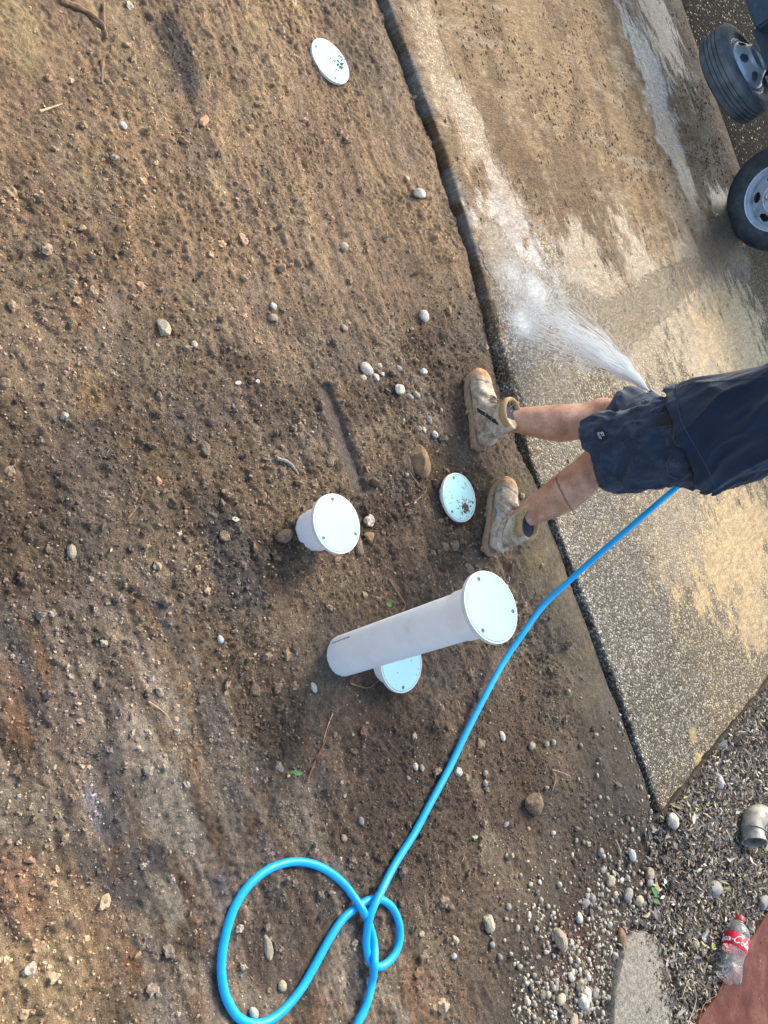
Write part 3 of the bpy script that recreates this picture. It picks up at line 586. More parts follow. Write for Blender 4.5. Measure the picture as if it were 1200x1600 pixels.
ST = [
 (657, 302, 21, 17, 'white', 'smooth pale oval pebble on the dirt by the far stretch of slab edge', 0, 0), (538, 385, 18, 15, 'tan', 'rounded buff pebble alone in open dirt, upper middle', 0, 20),
 (192, 195, 14, 15, 'white', 'small white pointed stone near the upper left', .3, 0), (257, 513, 24, 32, 'cream', 'chunky angular cream stone on the left of the dirt', .35, 10),
 (305, 537, 13, 13, 'cream', 'small cream stone just below right of the chunky cream stone', .2, 0), (663, 494, 17, 22, 'white', 'egg-shaped pale pebble above the worker\'s front boot', 0, -20),
 (573, 576, 17, 27, 'white', 'longest white pebble in the cluster above the mud-brown rock', 0, 50), (568, 590, 18, 14, 'tan', 'crumbly tan stone tucked under the long white pebble', .3, 0),
 (594, 571, 10, 10, 'cream', 'cream round pebble beside the long white pebble', 0, 0), (589, 589, 9, 14, 'white', 'slim white pebble below the long white pebble', 0, 20), (599, 584, 7, 7, 'white', 'tiny round white pebble at the right of the pebble cluster', 0, 0),
 (625, 608, 15, 19, 'white', 'white wedge-shaped stone above right of the cluster', .3, 0), (640, 619, 10, 18, 'grey', 'flat grey slanting pebble beside the white wedge stone', .2, 45), (652, 617, 10, 16, 'tan', 'tan pebble right of the flat slanting pebble', .2, 40),
 (663, 580, 12, 11, 'white', 'round whitish pebble left of the front boot toe', 0, 0), (624, 575, 10, 10, 'grey', 'small mottled grey pebble between the two pebble clusters', 0, 0),
 (671, 656, 10, 15, 'grey', 'smooth mauve-grey pebble above the big brown rock', 0, 0), (656, 669, 9, 10, 'tan', 'small tan pebble, left of a touching pair above the brown rock', 0, 0), (664, 671, 6, 12, 'white', 'small white pebble, right of a touching pair above the brown rock', 0, 0), (680, 680, 11, 14, 'white', 'chalky broken white stone near the front boot heel', .35, 0),
 (655, 722, 33, 54, 'brown', 'large rusty brown oval rock left of the worker\'s boots', .28, -18), (516, 722, 17, 20, 'clod', 'lumpy soil clod beside the smooth rut', .3, 0), (443, 735, 16, 15, 'clod', 'small round soil clod below the grey root', .2, 0),
 (428, 478, 12, 13, 'white', 'little pale pebble left of centre with a brown one below it', 0, 0), (427, 496, 15, 14, 'tan', 'brownish pebble under the little pale pebble', 0, 0), (539, 512, 10, 13, 'tan', 'small tan pebble above the smooth rut', 0, 0),
 (374, 597, 13, 8, 'white', 'flat white chip, left one of two on the left dirt', .3, 0), (404, 595, 9, 8, 'white', 'flat white chip, right one of two on the left dirt', .3, 0),
 (113, 861, 18, 26, 'tan', 'dull buff oval stone low at the left side', 0, -10), (346, 999, 13, 15, 'blue', 'bluish grey angular pebble left of the tall pipe', .25, 0), (492, 1075, 11, 18, 'white', 'whitish stone left of the tall pipe\'s foot', .2, 0),
 (765, 1443, 19, 30, 'cream', 'squarish lichened cream stone alone on the lower dirt', .22, 0), (443, 1541, 16, 17, 'cream', 'cream pebble inside the big blue hose loop', .1, 0), (399, 1583, 14, 21, 'white', 'whitish pebble touching the inside bottom of the hose loop', .1, 20),
 (651, 1198, 9, 13, 'white', 'white pebble, left of a pair beside the blue hose', 0, 0), (661, 1200, 8, 12, 'tan', 'pinkish pebble, right of a pair beside the blue hose', 0, 0), (566, 1283, 10, 14, 'grey', 'grey oval pebble above the crossing of the hose', 0, 0), (539, 1310, 11, 13, 'tan', 'round tan pebble above left of the hose crossing', 0, 0), (534, 1342, 10, 7, 'white', 'tiny white triangular chip above the hose loops', .4, 0),
 (714, 1469, 10, 18, 'cream', 'crescent-shaped cream stone below left of the squarish stone', .3, 20), (711, 1494, 9, 11, 'blue', 'small bluish white pebble below the crescent stone', 0, 0), (771, 1476, 9, 10, 'grey', 'small grey pebble under the squarish stone', 0, 0),
 (786, 1150, 9, 17, 'white', 'slim pale pebble right of the hose, lower middle', 0, 0), (760, 1208, 10, 10, 'grey', 'upper grey pebble of a stacked pair right of the hose', 0, 0), (760, 1224, 9, 13, 'grey', 'lower grey pebble of a stacked pair right of the hose', 0, 0), (717, 1207, 13, 16, 'white', 'pale chip partly under the taut blue hose', .3, 30), (793, 1288, 11, 7, 'grey', 'flat greenish grey pebble in the lower right dirt', 0, 0),
 (866, 1160, 9, 10, 'grey', 'small round pebble near the muddy strip, right one of three', 0, 0), (856, 1163, 8, 9, 'grey', 'small round pebble near the muddy strip, middle one of three', 0, 0), (832, 1165, 11, 12, 'tan', 'small round pebble near the muddy strip, left one of three', 0, 0),
 (792, 917, 8, 9, 'white', 'bright white pebble right of the near boot\'s heel', 0, 0), (807, 777, 8, 12, 'white', 'white pebble in front of the near boot\'s laces', .1, 0), (817, 774, 8, 9, 'tan', 'tan pebble beside the white pebble at the near boot', 0, 0),
 (1120, 1220, 15, 30, 'blue', 'pale blue-white shard on the litter near the slab corner', .15, -15), (1051, 1283, 16, 26, 'white', 'white oval pebble right of the slab\'s pointed corner', 0, -10), (1113, 1389, 27, 26, 'grey', 'big smooth grey cobble in the leaf litter above the bottle', 0, -30), (1105, 1366, 20, 20, 'grey', 'dark grey cobble touching the big smooth cobble', .2, 0),
 (983, 1398, 21, 15, 'grey', 'wide grey pebble in the gravel left of the litter', 0, 0), (1000, 1407, 14, 16, 'cream', 'round cream pebble beside the wide grey pebble', 0, 0), (955, 1377, 13, 17, 'cream', 'yellowish pebble in the gravel left of the litter', 0, 15), (916, 1411, 16, 14, 'grey', 'grey pebble at the bottom of a tight three', .1, 0), (927, 1404, 11, 13, 'grey', 'grey pebble at the right of a tight three', .1, 0), (919, 1400, 12, 11, 'grey', 'grey pebble at the top of a tight three', .1, 0),
 (905, 1434, 12, 20, 'white', 'clean white oval pebble on the reddish earth', 0, 0), (876, 1467, 20, 38, 'tan', 'tall split tan stone on the reddish earth', .22, -8), (894, 1472, 8, 11, 'white', 'round white pebble right of the split tan stone', 0, 0), (972, 1466, 13, 28, 'brown', 'long brown pebble against the concrete footing', .1, -25), (961, 1494, 9, 12, 'grey', 'small grey pebble left of the concrete footing', 0, 0),
 (1016, 1366, 17, 15, 'tan', 'tan wedge pebble above the green sprig', .2, 20), (1017, 1379, 13, 11, 'grey', 'grey pebble just above the green sprig', 0, 0), (989, 1336, 11, 20, 'blue', 'grey-blue slanting pebble near the dry roots', 0, -25), (940, 1332, 11, 14, 'grey', 'speckled pebble left of the dry roots', 0, -20), (944, 1358, 16, 11, 'grey', 'dull flat pebble below left of the dry roots', 0, 0),
 (897, 1598, 24, 18, 'tan', 'big smooth tan cobble cut by the lower frame edge', 0, 0), (915, 1555, 20, 26, 'white', 'largest pale stone of the white gravel heap', .2, 0), (910, 1566, 18, 30, 'white', 'second large pale stone of the white gravel heap, lower down', .2, 10), (930, 1552, 14, 16, 'grey', 'grey stone at the right side of the white gravel heap', 0, 0), (877, 1562, 18, 16, 'cream', 'cream stone at the left of the white gravel heap', .15, 0), (894, 1527, 9, 17, 'white', 'upright white stone above the white gravel heap', .1, 0), (919, 1526, 11, 15, 'white', 'white stone above right of the white gravel heap', .15, 0),
 (1086, 1476, 16, 15, 'tan', 'mossy tan stone left of the bottle', .1, 0), (1050, 1454, 10, 16, 'blue', 'pale bluish pebble above the concrete footing', 0, 0), (1190, 1408, 20, 22, 'grey', 'grey lichened stone beside the bottle cap', .2, 0), (1152, 1290, 10, 22, 'white', 'pale stone leaning on the grey elbow pipe', 0, -15),
 (445, 838, 40, 24, 'clod', 'large brown soil clod left of the short riser', .3, 10), (466, 1014, 16, 26, 'clod', 'flat dark soil clod left of the tall pipe', .35, 20), (400, 1078, 24, 26, 'clod', 'crumbling soil clod in the heap of crumbs left of the tall pipe', .3, 0), (435, 1075, 22, 18, 'clod', 'soil clod at the right of the heap of crumbs', .3, 40),
 (560, 851, 22, 40, 'clod', 'long soil clod touching the short riser\'s lid', .25, 10), (578, 838, 22, 18, 'brown', 'reddish lump behind the short riser\'s lid', .3, 0), (352, 838, 20, 20, 'clod', 'round soil clod in the crumbs at left', .25, 0), (323, 700, 18, 26, 'clod', 'soft soil clod in the left middle', .25, 0), (420, 1480, 16, 42, 'tan', 'long pale stone standing in the hose loop', .3, -8), (835, 1255, 30, 36, 'clod', 'deep cracked clod in the lower right dirt', .3, 0),
 (319, 187, 14, 22, 'orange', 'orange brick fragment in the upper left dirt', .4, -30), (249, 749, 9, 18, 'orange', 'small orange brick sliver on the left dirt', .4, 10), (697, 853, 14, 14, 'clod', 'left soil clod of a pair below the muddy lid', .2, 0), (712, 852, 15, 16, 'clod', 'right soil clod of a pair below the muddy lid', .2, 0),
]
for (u, v, w_, h_, mt, lab, ang, rot) in ST:
    nmn = 'soil_clod' if 'clod' in lab or 'lump' in lab else ('brick_fragment' if mt == 'orange' else ('pebble' if 'pebble' in lab or 'cobble' in lab else 'stone'))
    ct = {'soil_clod': 'soil clod', 'brick_fragment': 'brick piece', 'pebble': 'pebble', 'stone': 'stone'}[nmn]
    put_stone(u, v, w_, h_, mt, lab, nmn, ang, .75 if nmn != 'soil_clod' else .55, .18, None, rot, ct)

# repeats: pale pebbles nobody can tell apart
PB = [(stone_mesh('pebble', 1, .74+.02*k, .55, 900+k, .26, .14+.07*(k % 4)), mt) for k, mt in enumerate(['white', 'grey', 'cream', 'tan', 'white', 'grey', 'tan', 'blue', 'cream'])]
PBm = []
PBM = {'white': mat_stone('pale_pebble', (.44, .40, .32), (.62, .58, .49), sc=.05), 'tan': mat_stone('tan_pebble', (.24, .19, .125), (.38, .32, .23), sc=.05), 'grey': mat_stone('grey_pebble', (.17, .16, .145), (.32, .30, .27), sc=.05), 'cream': mat_stone('cream_pebble', (.36, .30, .2), (.5, .43, .31), sc=.05), 'blue': mat_stone('bluish_pebble', (.26, .28, .3), (.42, .45, .47), sc=.05)}
for mm, mt in PB: mm.materials.append(PBM[mt]); PBm.append(mm)
def scatter(n, gen, rmin, rmax, label, group, w=None):
    for i in range(n):
        x, y = gen(); r = rmin*(rmax/rmin)**(random.random()**1.8)
        o = bpy.data.objects.new('pebble', random.choice(PBm if not w else [PBm[k] for k in w])); COL.objects.link(o)
        o.location = (x, y, gz_at(x, y)+r*.12); o.scale = (r, r, r); o.rotation_euler = (random.uniform(-.4, .4), random.uniform(-.4, .4), random.uniform(0, 6.3))
        tag(o, label, 'pebble', group)
def near(u, v, su, sv):
    def g():
        while True:
            p = G(u+random.gauss(0, su), v+random.gauss(0, sv))
            if p.y < float(edge_y(p.x))-.07 or p.x > 1.72: return p.x, p.y
    return g
scatter(60, near(905, 1560, 32, 26), .008, .021, 'small whitish stone in the pale gravel heap by the lower frame edge', 'stones of the pale gravel heap')
scatter(62, near(985, 1370, 42, 55), .006, .017, 'small rounded pebble in the dark earth left of the leaf litter', 'pebbles in the dark earth')
scatter(62, near(1120, 1240, 45, 70), .006, .015, 'small pale pebble showing among dead leaves beyond the slab corner', 'pebbles among the dead leaves')
scatter(22, near(935, 1270, 30, 22), .005, .011, 'tiny pebble in the dirt near the pointed end of the slab gap', 'tiny pebbles near the slab gap')
def anyd():
    while True:
        p = G(random.uniform(60, 900), random.uniform(60, 1560))
        if p.y < float(edge_y(p.x))-.1 and min((p.x-q.x)**2+(p.y-q.y)**2 for q in hp[::2]) > .03**2: return p.x, p.y
random.seed(21)
scatter(85, anyd, .0028, .0062, 'tiny pale stone scattered on the open dirt', 'tiny pale stones on the dirt', [0, 2, 4, 6, 8])

# soil crumbs: uncountable
def crumbs(name, n, gen, rlo, rhi, tmpl, mat, seed, powr=2.6):
    rg = np.random.default_rng(seed); V0, F0 = tmpl; x, y = gen(rg, n); n = len(x)
    r = rlo*(rhi/rlo)**(rg.random(n)**powr); z = ground_h(x, y)+r*.25
    a = rg.uniform(0, 6.28, n); ca, sa = np.cos(a), np.sin(a); tl = rg.normal(0, .5, n); ct, st_ = np.cos(tl), np.sin(tl)
    k = len(V0); V = V0[None]*(1+rg.uniform(-.42, .42, (n, k, 1)))*(r[:, None, None]*rg.uniform(.55, 1.35, (n, 1, 3)))
    vx = V[..., 0]*ct[:, None]+V[..., 2]*st_[:, None]; vz = -V[..., 0]*st_[:, None]+V[..., 2]*ct[:, None]; vy = V[..., 1]
    V = np.stack([vx*ca[:, None]-vy*sa[:, None]+x[:, None], vx*sa[:, None]+vy*ca[:, None]+y[:, None], vz+z[:, None]], -1).reshape(-1, 3)
    F = (F0[None]+(np.arange(n)*k)[:, None, None]).reshape(-1, 3)
    m = mesh_np(name, V, F); C = soil_colour(x, y)*rg.uniform(.85, 1.75, n)[:, None]*rg.uniform(.95, 1.05, (n, 3))
    pale = rg.random(n) < .055; C[pale] = np.array([.42, .36, .27])*rg.uniform(.7, 1.2, (pale.sum(), 1))
    colattr(m, 'Col', np.repeat(C, k, 0)); smooth(m, False)
    return tag(link(name, m, mat), None, None, kind='stuff')
HPN = np.array([(p.x, p.y) for p in hp if p.z < .08][::2])
def hose_clear(x, y):
    d = np.full(len(x), 9.0)
    for px_, py_ in HPN: d = np.minimum(d, (x-px_)**2+(y-py_)**2)
    return d > .024**2
def gen_dirt(rg, n):
    x = rg.uniform(-2.5, 2.1, n*4); y = rg.uniform(.3, 2.95, n*4); d = edge_y(x)-y
    dens = (.22+.78*sstep(.42, .62, fbm(x*2.2, y*2.2, 12, 3)))*(1-.93*smoothzone(x, y))*(d > .05)
    for (u, v, s_, k) in [(400, 1080, .16, 1.5), (340, 860, .14, .9), (560, 860, .16, 1.), (450, 660, .16, .8), (270, 700, .12, .5), (470, 560, .15, .6), (140, 920, .16, .7), (450, 1250, .12, .5), (700, 780, .15, .4), (640, 640, .1, .5)]:
        cx, cy = gpx(u, v); dens = dens+k*np.exp(-((x-cx)**2+(y-cy)**2)/s_**2)
    rd, rt = rut_d(x, y); dens = dens*(rd > .035)*hose_clear(x, y)*(.45+.55*sstep(-2.2, -.6, x))
    keep = rg.random(n*4)*1.3 < dens; x, y = x[keep][:n], y[keep][:n]; return x, y
def mat_crumb():
    b = NB('soil_crumb'); a = b.n('ShaderNodeAttribute', attribute_name='Col').outputs['Color']; co = b.coord()
    b.set(Base_Color=b.mix(1.0, a, b.ramp(b.noise(150, 4, .7, co), [(.3, .65), (.7, 1.4)]), 'MULTIPLY'), Roughness=.95, Normal=b.bump(b.noise(350, 3, .7, co), .003)); return b.m
M['crumb'] = mat_crumb()
crumbs('soil_crumbs', 80000, gen_dirt, .0012, .0046, I1 if False else (ico(1)[0], ico(1)[1]), M['crumb'], 5)
crumbs('soil_lumps', 1700, gen_dirt, .005, .016, I2, M['crumb'], 6, 3.0)

# ------------------------------------------------------------------ worker
def under(o, parent):                                  # parent while keeping world-space vertices
    o.parent = parent; o.matrix_parent_inverse = parent.matrix_basis.inverted() if parent.rotation_mode == 'XYZ' and not any(parent.rotation_euler) else Matrix.Translation(-parent.location)
    return o
SK = mat_noise('skin', (.50, .285, .19), (.60, .36, .25), 18, .5, .0009, 260, (.43, .225, .15))
def mat_skin_tattoo():
    b = NB('skin_legs'); co = b.n('ShaderNodeNewGeometry').outputs['Position']
    f = b.noise(16, 5, .6, co); c = b.ramp(f, [(.33, (.36, .165, .088)), (.52, (.52, .265, .155)), (.68, (.64, .38, .25))])
    hm = b.n('ShaderNodeMapping'); b.l(co, hm.inputs[0]); hm.inputs['Scale'].default_value = (1, 1, .28); hair = b.ramp(b.noise(420, 3, .8, hm.outputs[0]), [(.36, .45), (.48, 1.0)]); c = b.mix(.6, c, b.mix(1.0, c, hair, 'MULTIPLY'))
    dust = b.ramp(b.noise(60, 6, .8, co), [(.58, 0.0), (.70, .5)]); c = b.mix(dust, c, (.42, .34, .26))
    # inked band round the left calf
    dt = b.n('ShaderNodeVectorMath', operation='DOT_PRODUCT'); b.l(co, dt.inputs[0]); nx = TATN; dt.inputs[1].default_value = nx
    wig = b.math('MULTIPLY', b.math('SUBTRACT', b.noise(70, 3, .6, co), .5), .016)
    d = b.math('ABSOLUTE', b.math('ADD', b.math('SUBTRACT', dt.outputs['Value'], TATP.dot(Vector(nx))), wig))
    sx_ = b.n('ShaderNodeSeparateXYZ'); b.l(co, sx_.inputs[0])
    msk = b.math('MULTIPLY', b.math('LESS_THAN', d, .0032), b.math('GREATER_THAN', sx_.outputs[0], TATP.x-.052))
    c = b.mix(b.math('MULTIPLY', msk, .72), c, (.05, .05, .055))
    b.set(Base_Color=c, Roughness=.52, Normal=b.bump(b.noise(200, 3, .6, co), .0008)); b.p.inputs['Subsurface Weight'].default_value = .06; b.p.inputs['Subsurface Radius'].default_value = (.01, .004, .002)
    return b.m
FD = Vector((-.955, .297, 0)).normalized(); LD = Vector((-FD.y, FD.x, 0)) # facing, person's left
if LD.y > 0: LD = -LD
PC = Vector((.125, 2.68, 0))                           # pelvis / torso centre on plan
UP = Vector((0, 0, 1))
def bp(f, l, z): return PC+FD*f+LD*l+UP*z
# boots: heel and toe on the ground
b1h = G(742, 706, .02); b1t = G(733, 584, .03); b2h = G(757, 868, .02); b2t = G(775, 772, .03)
d1 = Vector((b1t.x-b1h.x, b1t.y-b1h.y, 0)); d2 = Vector((b2t.x-b2h.x, b2t.y-b2h.y, 0))
print('boot lengths', d1.length, d2.length, b1h, b2h)
D1 = d1.normalized(); D2 = (d2.normalized()+Vector((-.05, .05, 0))).normalized()
A1 = Vector((b1h.x, b1h.y, 0))+D1*.10; A2 = Vector((b2h.x, b2h.y, 0))+D2*.10
def leg(ank, knee, hip, sidev, fwd):
    ax = (knee-ank); th = (hip-knee)
    pts = [ank+UP*-.03, ank+UP*.02, ank+ax*.22, ank+ax*.42-fwd*.012, ank+ax*.62-fwd*.020, ank+ax*.80-fwd*.014, ank+ax*.93, knee+fwd*.012, knee+th*.12, knee+th*.3, knee+th*.55, knee+th*.8, hip]
    rad = [(.040, .045), (.040, .046), (.046, .051), (.060, .066), (.069, .077), (.065, .073), (.061, .067), (.064, .070), (.068, .074), (.076, .082), (.086, .092), (.092, .10), (.094, .11)]
    return loft(pts, rad, 24, up=fwd)
ank1 = Vector((A1.x, A1.y, .13)); ank2 = Vector((A2.x, A2.y, .13))
kn1 = PYp(940, 652, 2.82); kn2 = PYp(938, 722, 2.62)
hip1 = bp(.02, -.10, .92); hip2 = bp(0, .095, .92)
print('knees', kn1, kn2, 'ank', ank1, ank2)
pf1 = (kn1-ank1); TATP = ank2.lerp(kn2, .70); TATN = ((kn2-ank2).normalized()+Vector((.15, .1, .2))).normalized()[:]
TATP = Vector(PYp(868, 772, 2.50)); TATP = ank2.lerp(kn2, .60)
M['skinleg'] = mat_skin_tattoo()
def ell(c, r, n=16, m=12):
    V, F = lathe([(math.sin(math.pi*i/m)*1.0+1e-4, -math.cos(math.pi*i/m)) for i in range(m+1)], n, True, True)
    return [Vector(c)+Vector((v.x*r[0], v.y*r[1], v.z*r[2])) for v in V], F
person = empty('person', (PC.x, PC.y, 0))
tag(person, 'worker in navy T-shirt, navy shorts and muddy tan boots, hosing down the concrete', 'person')
parts = [leg(ank1, kn1, hip1, LD, D1), leg(ank2, kn2, hip2, LD, (D2+FD).normalized())]
# feet inside the boots
for A_, D_ in ((A1, D1), (A2, D2)):
    a0 = Vector((A_.x, A_.y, 0)); parts.append(loft([a0-D_*.05+UP*.06, a0+UP*.07, a0+D_*.10+UP*.06, a0+D_*.17+UP*.045], [(.025, .03), (.035, .045), (.04, .03), (.03, .02)], 16))
    parts.append(loft([a0+UP*.05, a0+UP*.14], [(.035, .04), (.035, .04)], 16))
parts.append(loft([bp(.0, 0, .80), bp(0, 0, .90), bp(0, 0, 1.0), bp(0, 0, 1.12), bp(.0, 0, 1.28), bp(0, 0, 1.40), bp(0, 0, 1.48), bp(0, 0, 1.53)],
     [(.15, .10), (.175, .12), (.165, .115), (.155, .105), (.175, .115), (.185, .115), (.15, .09), (.07, .06)], 28, up=FD))
parts.append(loft([bp(0, 0, 1.48), bp(.01, 0, 1.56), bp(.03, 0, 1.63)], [(.065, .065), (.058, .06), (.055, .06)], 18, up=FD))
HC = bp(.05, 0, 1.70)
parts.append(ell(HC, (.088, .085, .112))); parts.append(ell(HC+FD*.035-UP*.055, (.06, .06, .055))); parts.append(loft([HC+FD*.085+UP*.02, HC+FD*.108-UP*.022], [(.009, .008), (.016, .014)], 10))
for s in (-1, 1): parts.append(ell(HC+LD*s*.085-UP*.005, (.018, .012, .03)))
for s in (-1, 1): parts.append(ell(HC+FD*.088+LD*s*.03+UP*.012, (.014, .014, .012)))
parts.append(loft([HC+FD*.088-UP*.055+LD*.024, HC+FD*.094-UP*.055, HC+FD*.088-UP*.055-LD*.024], [.006, .009, .006], 8))
# arms
shL, shR = bp(-.01, .19, 1.44), bp(.02, -.19, 1.44)
elL = bp(-.06, .25, 1.335)+UP*-.03; wrL = bp(.17, .17, 1.33)
elR = bp(-.02, -.29, 1.13); wrR = hand+Vector((.05, -.01, .085))
def limb(a, b, ra, rb, n=8): return [a.lerp(b, t/(n-1)) for t in range(n)], [ra+(rb-ra)*t/(n-1)+.006*math.sin(math.pi*t/(n-1)) for t in range(n)]
for s_, e_, w_ in ((shL, elL, wrL), (shR, elR, wrR)):
    p, r = limb(s_, e_, .052, .041); parts.append(loft(p, r, 18, up=Vector((.1, 1, .2))))
    p, r = limb(e_, w_, .042, .027); parts.append(loft(p, [(x*1.08, x*.95) for x in r], 18, up=Vector((.1, 1, .2)))); parts.append(ell(e_, (.042, .042, .042), 12, 8))
# right hand closes on the hose, left hand loosely curled
def hand_parts(w, d, pn, grip):                        # wrist, direction of the hand, palm normal
    d = d.normalized(); s = d.cross(pn).normalized(); pn = s.cross(d).normalized(); out = []
    out.append(loft([w-d*.02, w+d*.02, w+d*.055, w+d*.088], [(.026, .019), (.034, .017), (.041, .015), (.039, .012)], 16, up=pn))
    for k, (o, L) in enumerate([(-.030, .070), (-.010, .080), (.010, .074), (.029, .058)]):
        b0 = w+d*.082+s*o; ang = 0; pts = [b0]; p = b0; dirv = d.copy()
        for j, f in enumerate((.42, .32, .26)):
            ang += grip[j]; v = (d*math.cos(ang)+pn*math.sin(ang)); p = p+v*L*f; pts.append(p.copy())
        out.append(loft(pts, [.0095, .0088, .008, .0066], 10, up=s)); out.append(ell(pts[-1], (.0066,)*3, 8, 6))
    t0 = w+d*.03-s*.030; t1 = t0+(d*.5-s*.75+pn*.35).normalized()*.035; t2 = t1+(d*.75+pn*.6-s*.1).normalized()*.03; t3 = t2+(d*.6+pn*.6+s*.45).normalized()*.024
    out.append(loft([t0, t1, t2, t3], [.0125, .0115, .010, .0075], 10, up=pn)); return out
hd = (hand-wrR).normalized()
parts += hand_parts(wrR, Vector((-.28, .1, -.95)), Vector((-.9, .25, .35)), (.9, 1.2, .9))
parts += hand_parts(wrL, (wrL-elL), Vector((0, .8, -.3)), (.5, .5, .4))
bm_ = fuse(parts, .0052, 5, .5)
P = vco(bm_)
push(bm_, .0016*(n3(P, 60, 3)-.5))
under(link('body', bm_, M['skinleg']), person)
# hair
hv = fuse([ell(HC-FD*.012+UP*.018, (.094, .092, .106)), ell(HC-FD*.04-UP*.03, (.07, .075, .08))], .007, 2)
hv = cut_open(hv, lambda c, n: (c-HC).dot(FD) > .05 and c.z < HC.z+.06 or c.z < HC.z-.085, .006); P = vco(hv); push(hv, .006*(n3(P, 120, 4)-.5))
under(link('hair', hv, mat_noise('brown_hair', (.035, .02, .012), (.08, .05, .03), 90, .6, .003, 300)), person)

# cloth
def mat_cloth(name, c1, c2, dustc, dust, seed=0, stain=(.5, .7)):
    b = NB(name); co = b.n('ShaderNodeNewGeometry').outputs['Position']
    c = b.ramp(b.noise(9, 5, .6, co), [(.35, c1), (.65, c2)])
    f = b.ramp(b.noise(13, 6, .75, co, .4), [(stain[0], 0.0), (stain[1], 1.0)]); c = b.mix(b.math('MULTIPLY', f, dust), c, dustc)
    f2 = b.ramp(b.noise(75, 5, .75, co), [(.6, 0.0), (.74, 1.0)]); c = b.mix(b.math('MULTIPLY', f2, dust*1.0), c, dustc); f3 = b.ramp(b.noise(26, 6, .8, co, .8), [(.60, 0.0), (.70, 1.0)]); c = b.mix(b.math('MULTIPLY', f3, dust*.7), c, dustc)
    w = b.n('ShaderNodeTexWave'); w.inputs['Scale'].default_value = 260; b.l(co, w.inputs['Vector'])
    hgt = b.math('ADD', b.math('MULTIPLY', w.outputs['Fac'], .25), b.noise(160, 4, .7, co))
    b.set(Base_Color=c, Roughness=.92, Normal=b.bump(hgt, .0012)); b.p.inputs['Sheen Weight'].default_value = .12; return b.m
M['shirt'] = mat_cloth('navy_tshirt', (.003, .014, .035), (.006, .022, .052), (.06, .08, .11), .2, 0, (.58, .75))
M['shorts'] = mat_cloth('navy_shorts', (.009, .020, .045), (.016, .032, .064), (.13, .15, .18), .5, 0, (.50, .74))
# T-shirt
sp = []
prof = [(.855, .232, .190, -.006), (.88, .230, .189, -.006), (.90, .224, .182, -.004), (.95, .218, .174, 0), (1.02, .212, .165, 0), (1.12, .208, .155, 0), (1.24, .212, .148, 0), (1.36, .214, .142, 0), (1.44, .195, .125, 0), (1.49, .15, .095, 0), (1.515, .085, .078, .01), (1.535, .072, .07, .015)]
sp.append(loft([bp(f, 0, z+ (0 if z > .8 else 0)) for z, a, b2, f in prof], [(a, b2) for z, a, b2, f in prof], 40, up=FD, sec=2.25))
for s_, e_, sg in ((shL, elL, 1), (shR, elR, -1)):
    e2 = s_.lerp(e_, .72 if sg < 0 else .85); sp.append(loft([s_-(e_-s_)*.12, s_.lerp(e2, .5), e2], [.078, .075, .080], 24, up=Vector((.1, 1, .2))))
sm_ = fuse(sp, .0068, 6, .5)
P = vco(sm_); N = vno(sm_)
rel = P-np.array(PC); ff = rel@np.array(FD); ll = rel@np.array(LD); th_ = np.arctan2(ll, ff)
fold = (1-np.abs(2*fbm(th_*1.6+P[:, 2]*3.2, P[:, 2]*1.3-th_*.8, 91, 3)-1))**3*.026
fold += (1-np.abs(2*fbm(th_*3+P[:, 2]*7.0, P[:, 2]*2-th_*1.2, 97, 3)-1))**4*.009
fold += .005*np.sin(th_*5+2.2*vn(P[:, 2]*4, th_*1.0, 93))*(1-sstep(.86, 1.06, P[:, 2]))
hemb = .0035*(np.abs(P[:, 2]-.888) < .0045)
push(sm_, fold-.010-hemb)
# hem drops a little at the back
P = vco(sm_); rel = P-np.array(PC); ff = rel@np.array(FD); k = 1-sstep(.86, 1.02, P[:, 2]); P[:, 2] += k*(-.050*sstep(.0, .2, ff)+.022*sstep(.02, .2, ll)); sm_.vertices.foreach_set('co', P.astype(np.float32).ravel()); sm_.update()
def shirt_cut(c, n):
    if c.z < .90 and n.z < -.6: return True
    if c.z > 1.50 and n.z > .75 and (c-PC-UP*c.z).length < .09: return True
    for s_, e_, sg in ((shL, elL, 1), (shR, elR, -1)):
        e2 = s_.lerp(e_, .72 if sg < 0 else .85); ax = (e_-s_).normalized()
        if (c-e2).dot(ax) > -.022 and n.dot(ax) > .6 and (c-e2).length < .11: return True
    return False
sm_ = cut_open(sm_, shirt_cut, .003)
shirt = under(link('t_shirt', sm_, M['shirt']), person)
shirt['label'] = 'loose navy blue cotton T-shirt'
# shorts: near (left) leg hangs vertical with a flared front panel; far leg follows the bent thigh
hemL = [PYp(925, 668, 2.50), PYp(955, 738, 2.55)]
print('hem', hemL, PYp(957, 640, 2.80), PYp(952, 752, 2.60), PYp(918, 690, 2.47))
hl = (bp(.075, .135, .50)); hr = bp(.09, -.10, .575)
hl = Vector((.075, 2.57, .515)); hr = Vector((-.040, 2.825, .520))
sh = [loft([bp(0, 0, .98), bp(0, 0, .90), bp(.0, 0, .80), bp(0, 0, .74)], [(.17, .13), (.188, .148), (.195, .158), (.17, .145)], 32, up=FD),
      loft([bp(-.005, .085, .86), bp(-.0, .095, .76), hl.lerp(bp(.0, .095, .76), .45), hl], [(.105, .135), (.115, .148), (.118, .142), (.118, .138)], 28, up=FD, sec=2.3),
      loft([bp(.01, -.085, .86), bp(.02, -.09, .77), hr.lerp(bp(.02, -.09, .77), .4), hr], [(.10, .13), (.110, .135), (.108, .122), (.106, .116)], 28, up=FD)]
so = fuse(sh, .0058, 5, .5); P = vco(so); rel = P-np.array(PC); ff = rel@np.array(FD); ll = rel@np.array(LD); th_ = np.arctan2(ll, ff)
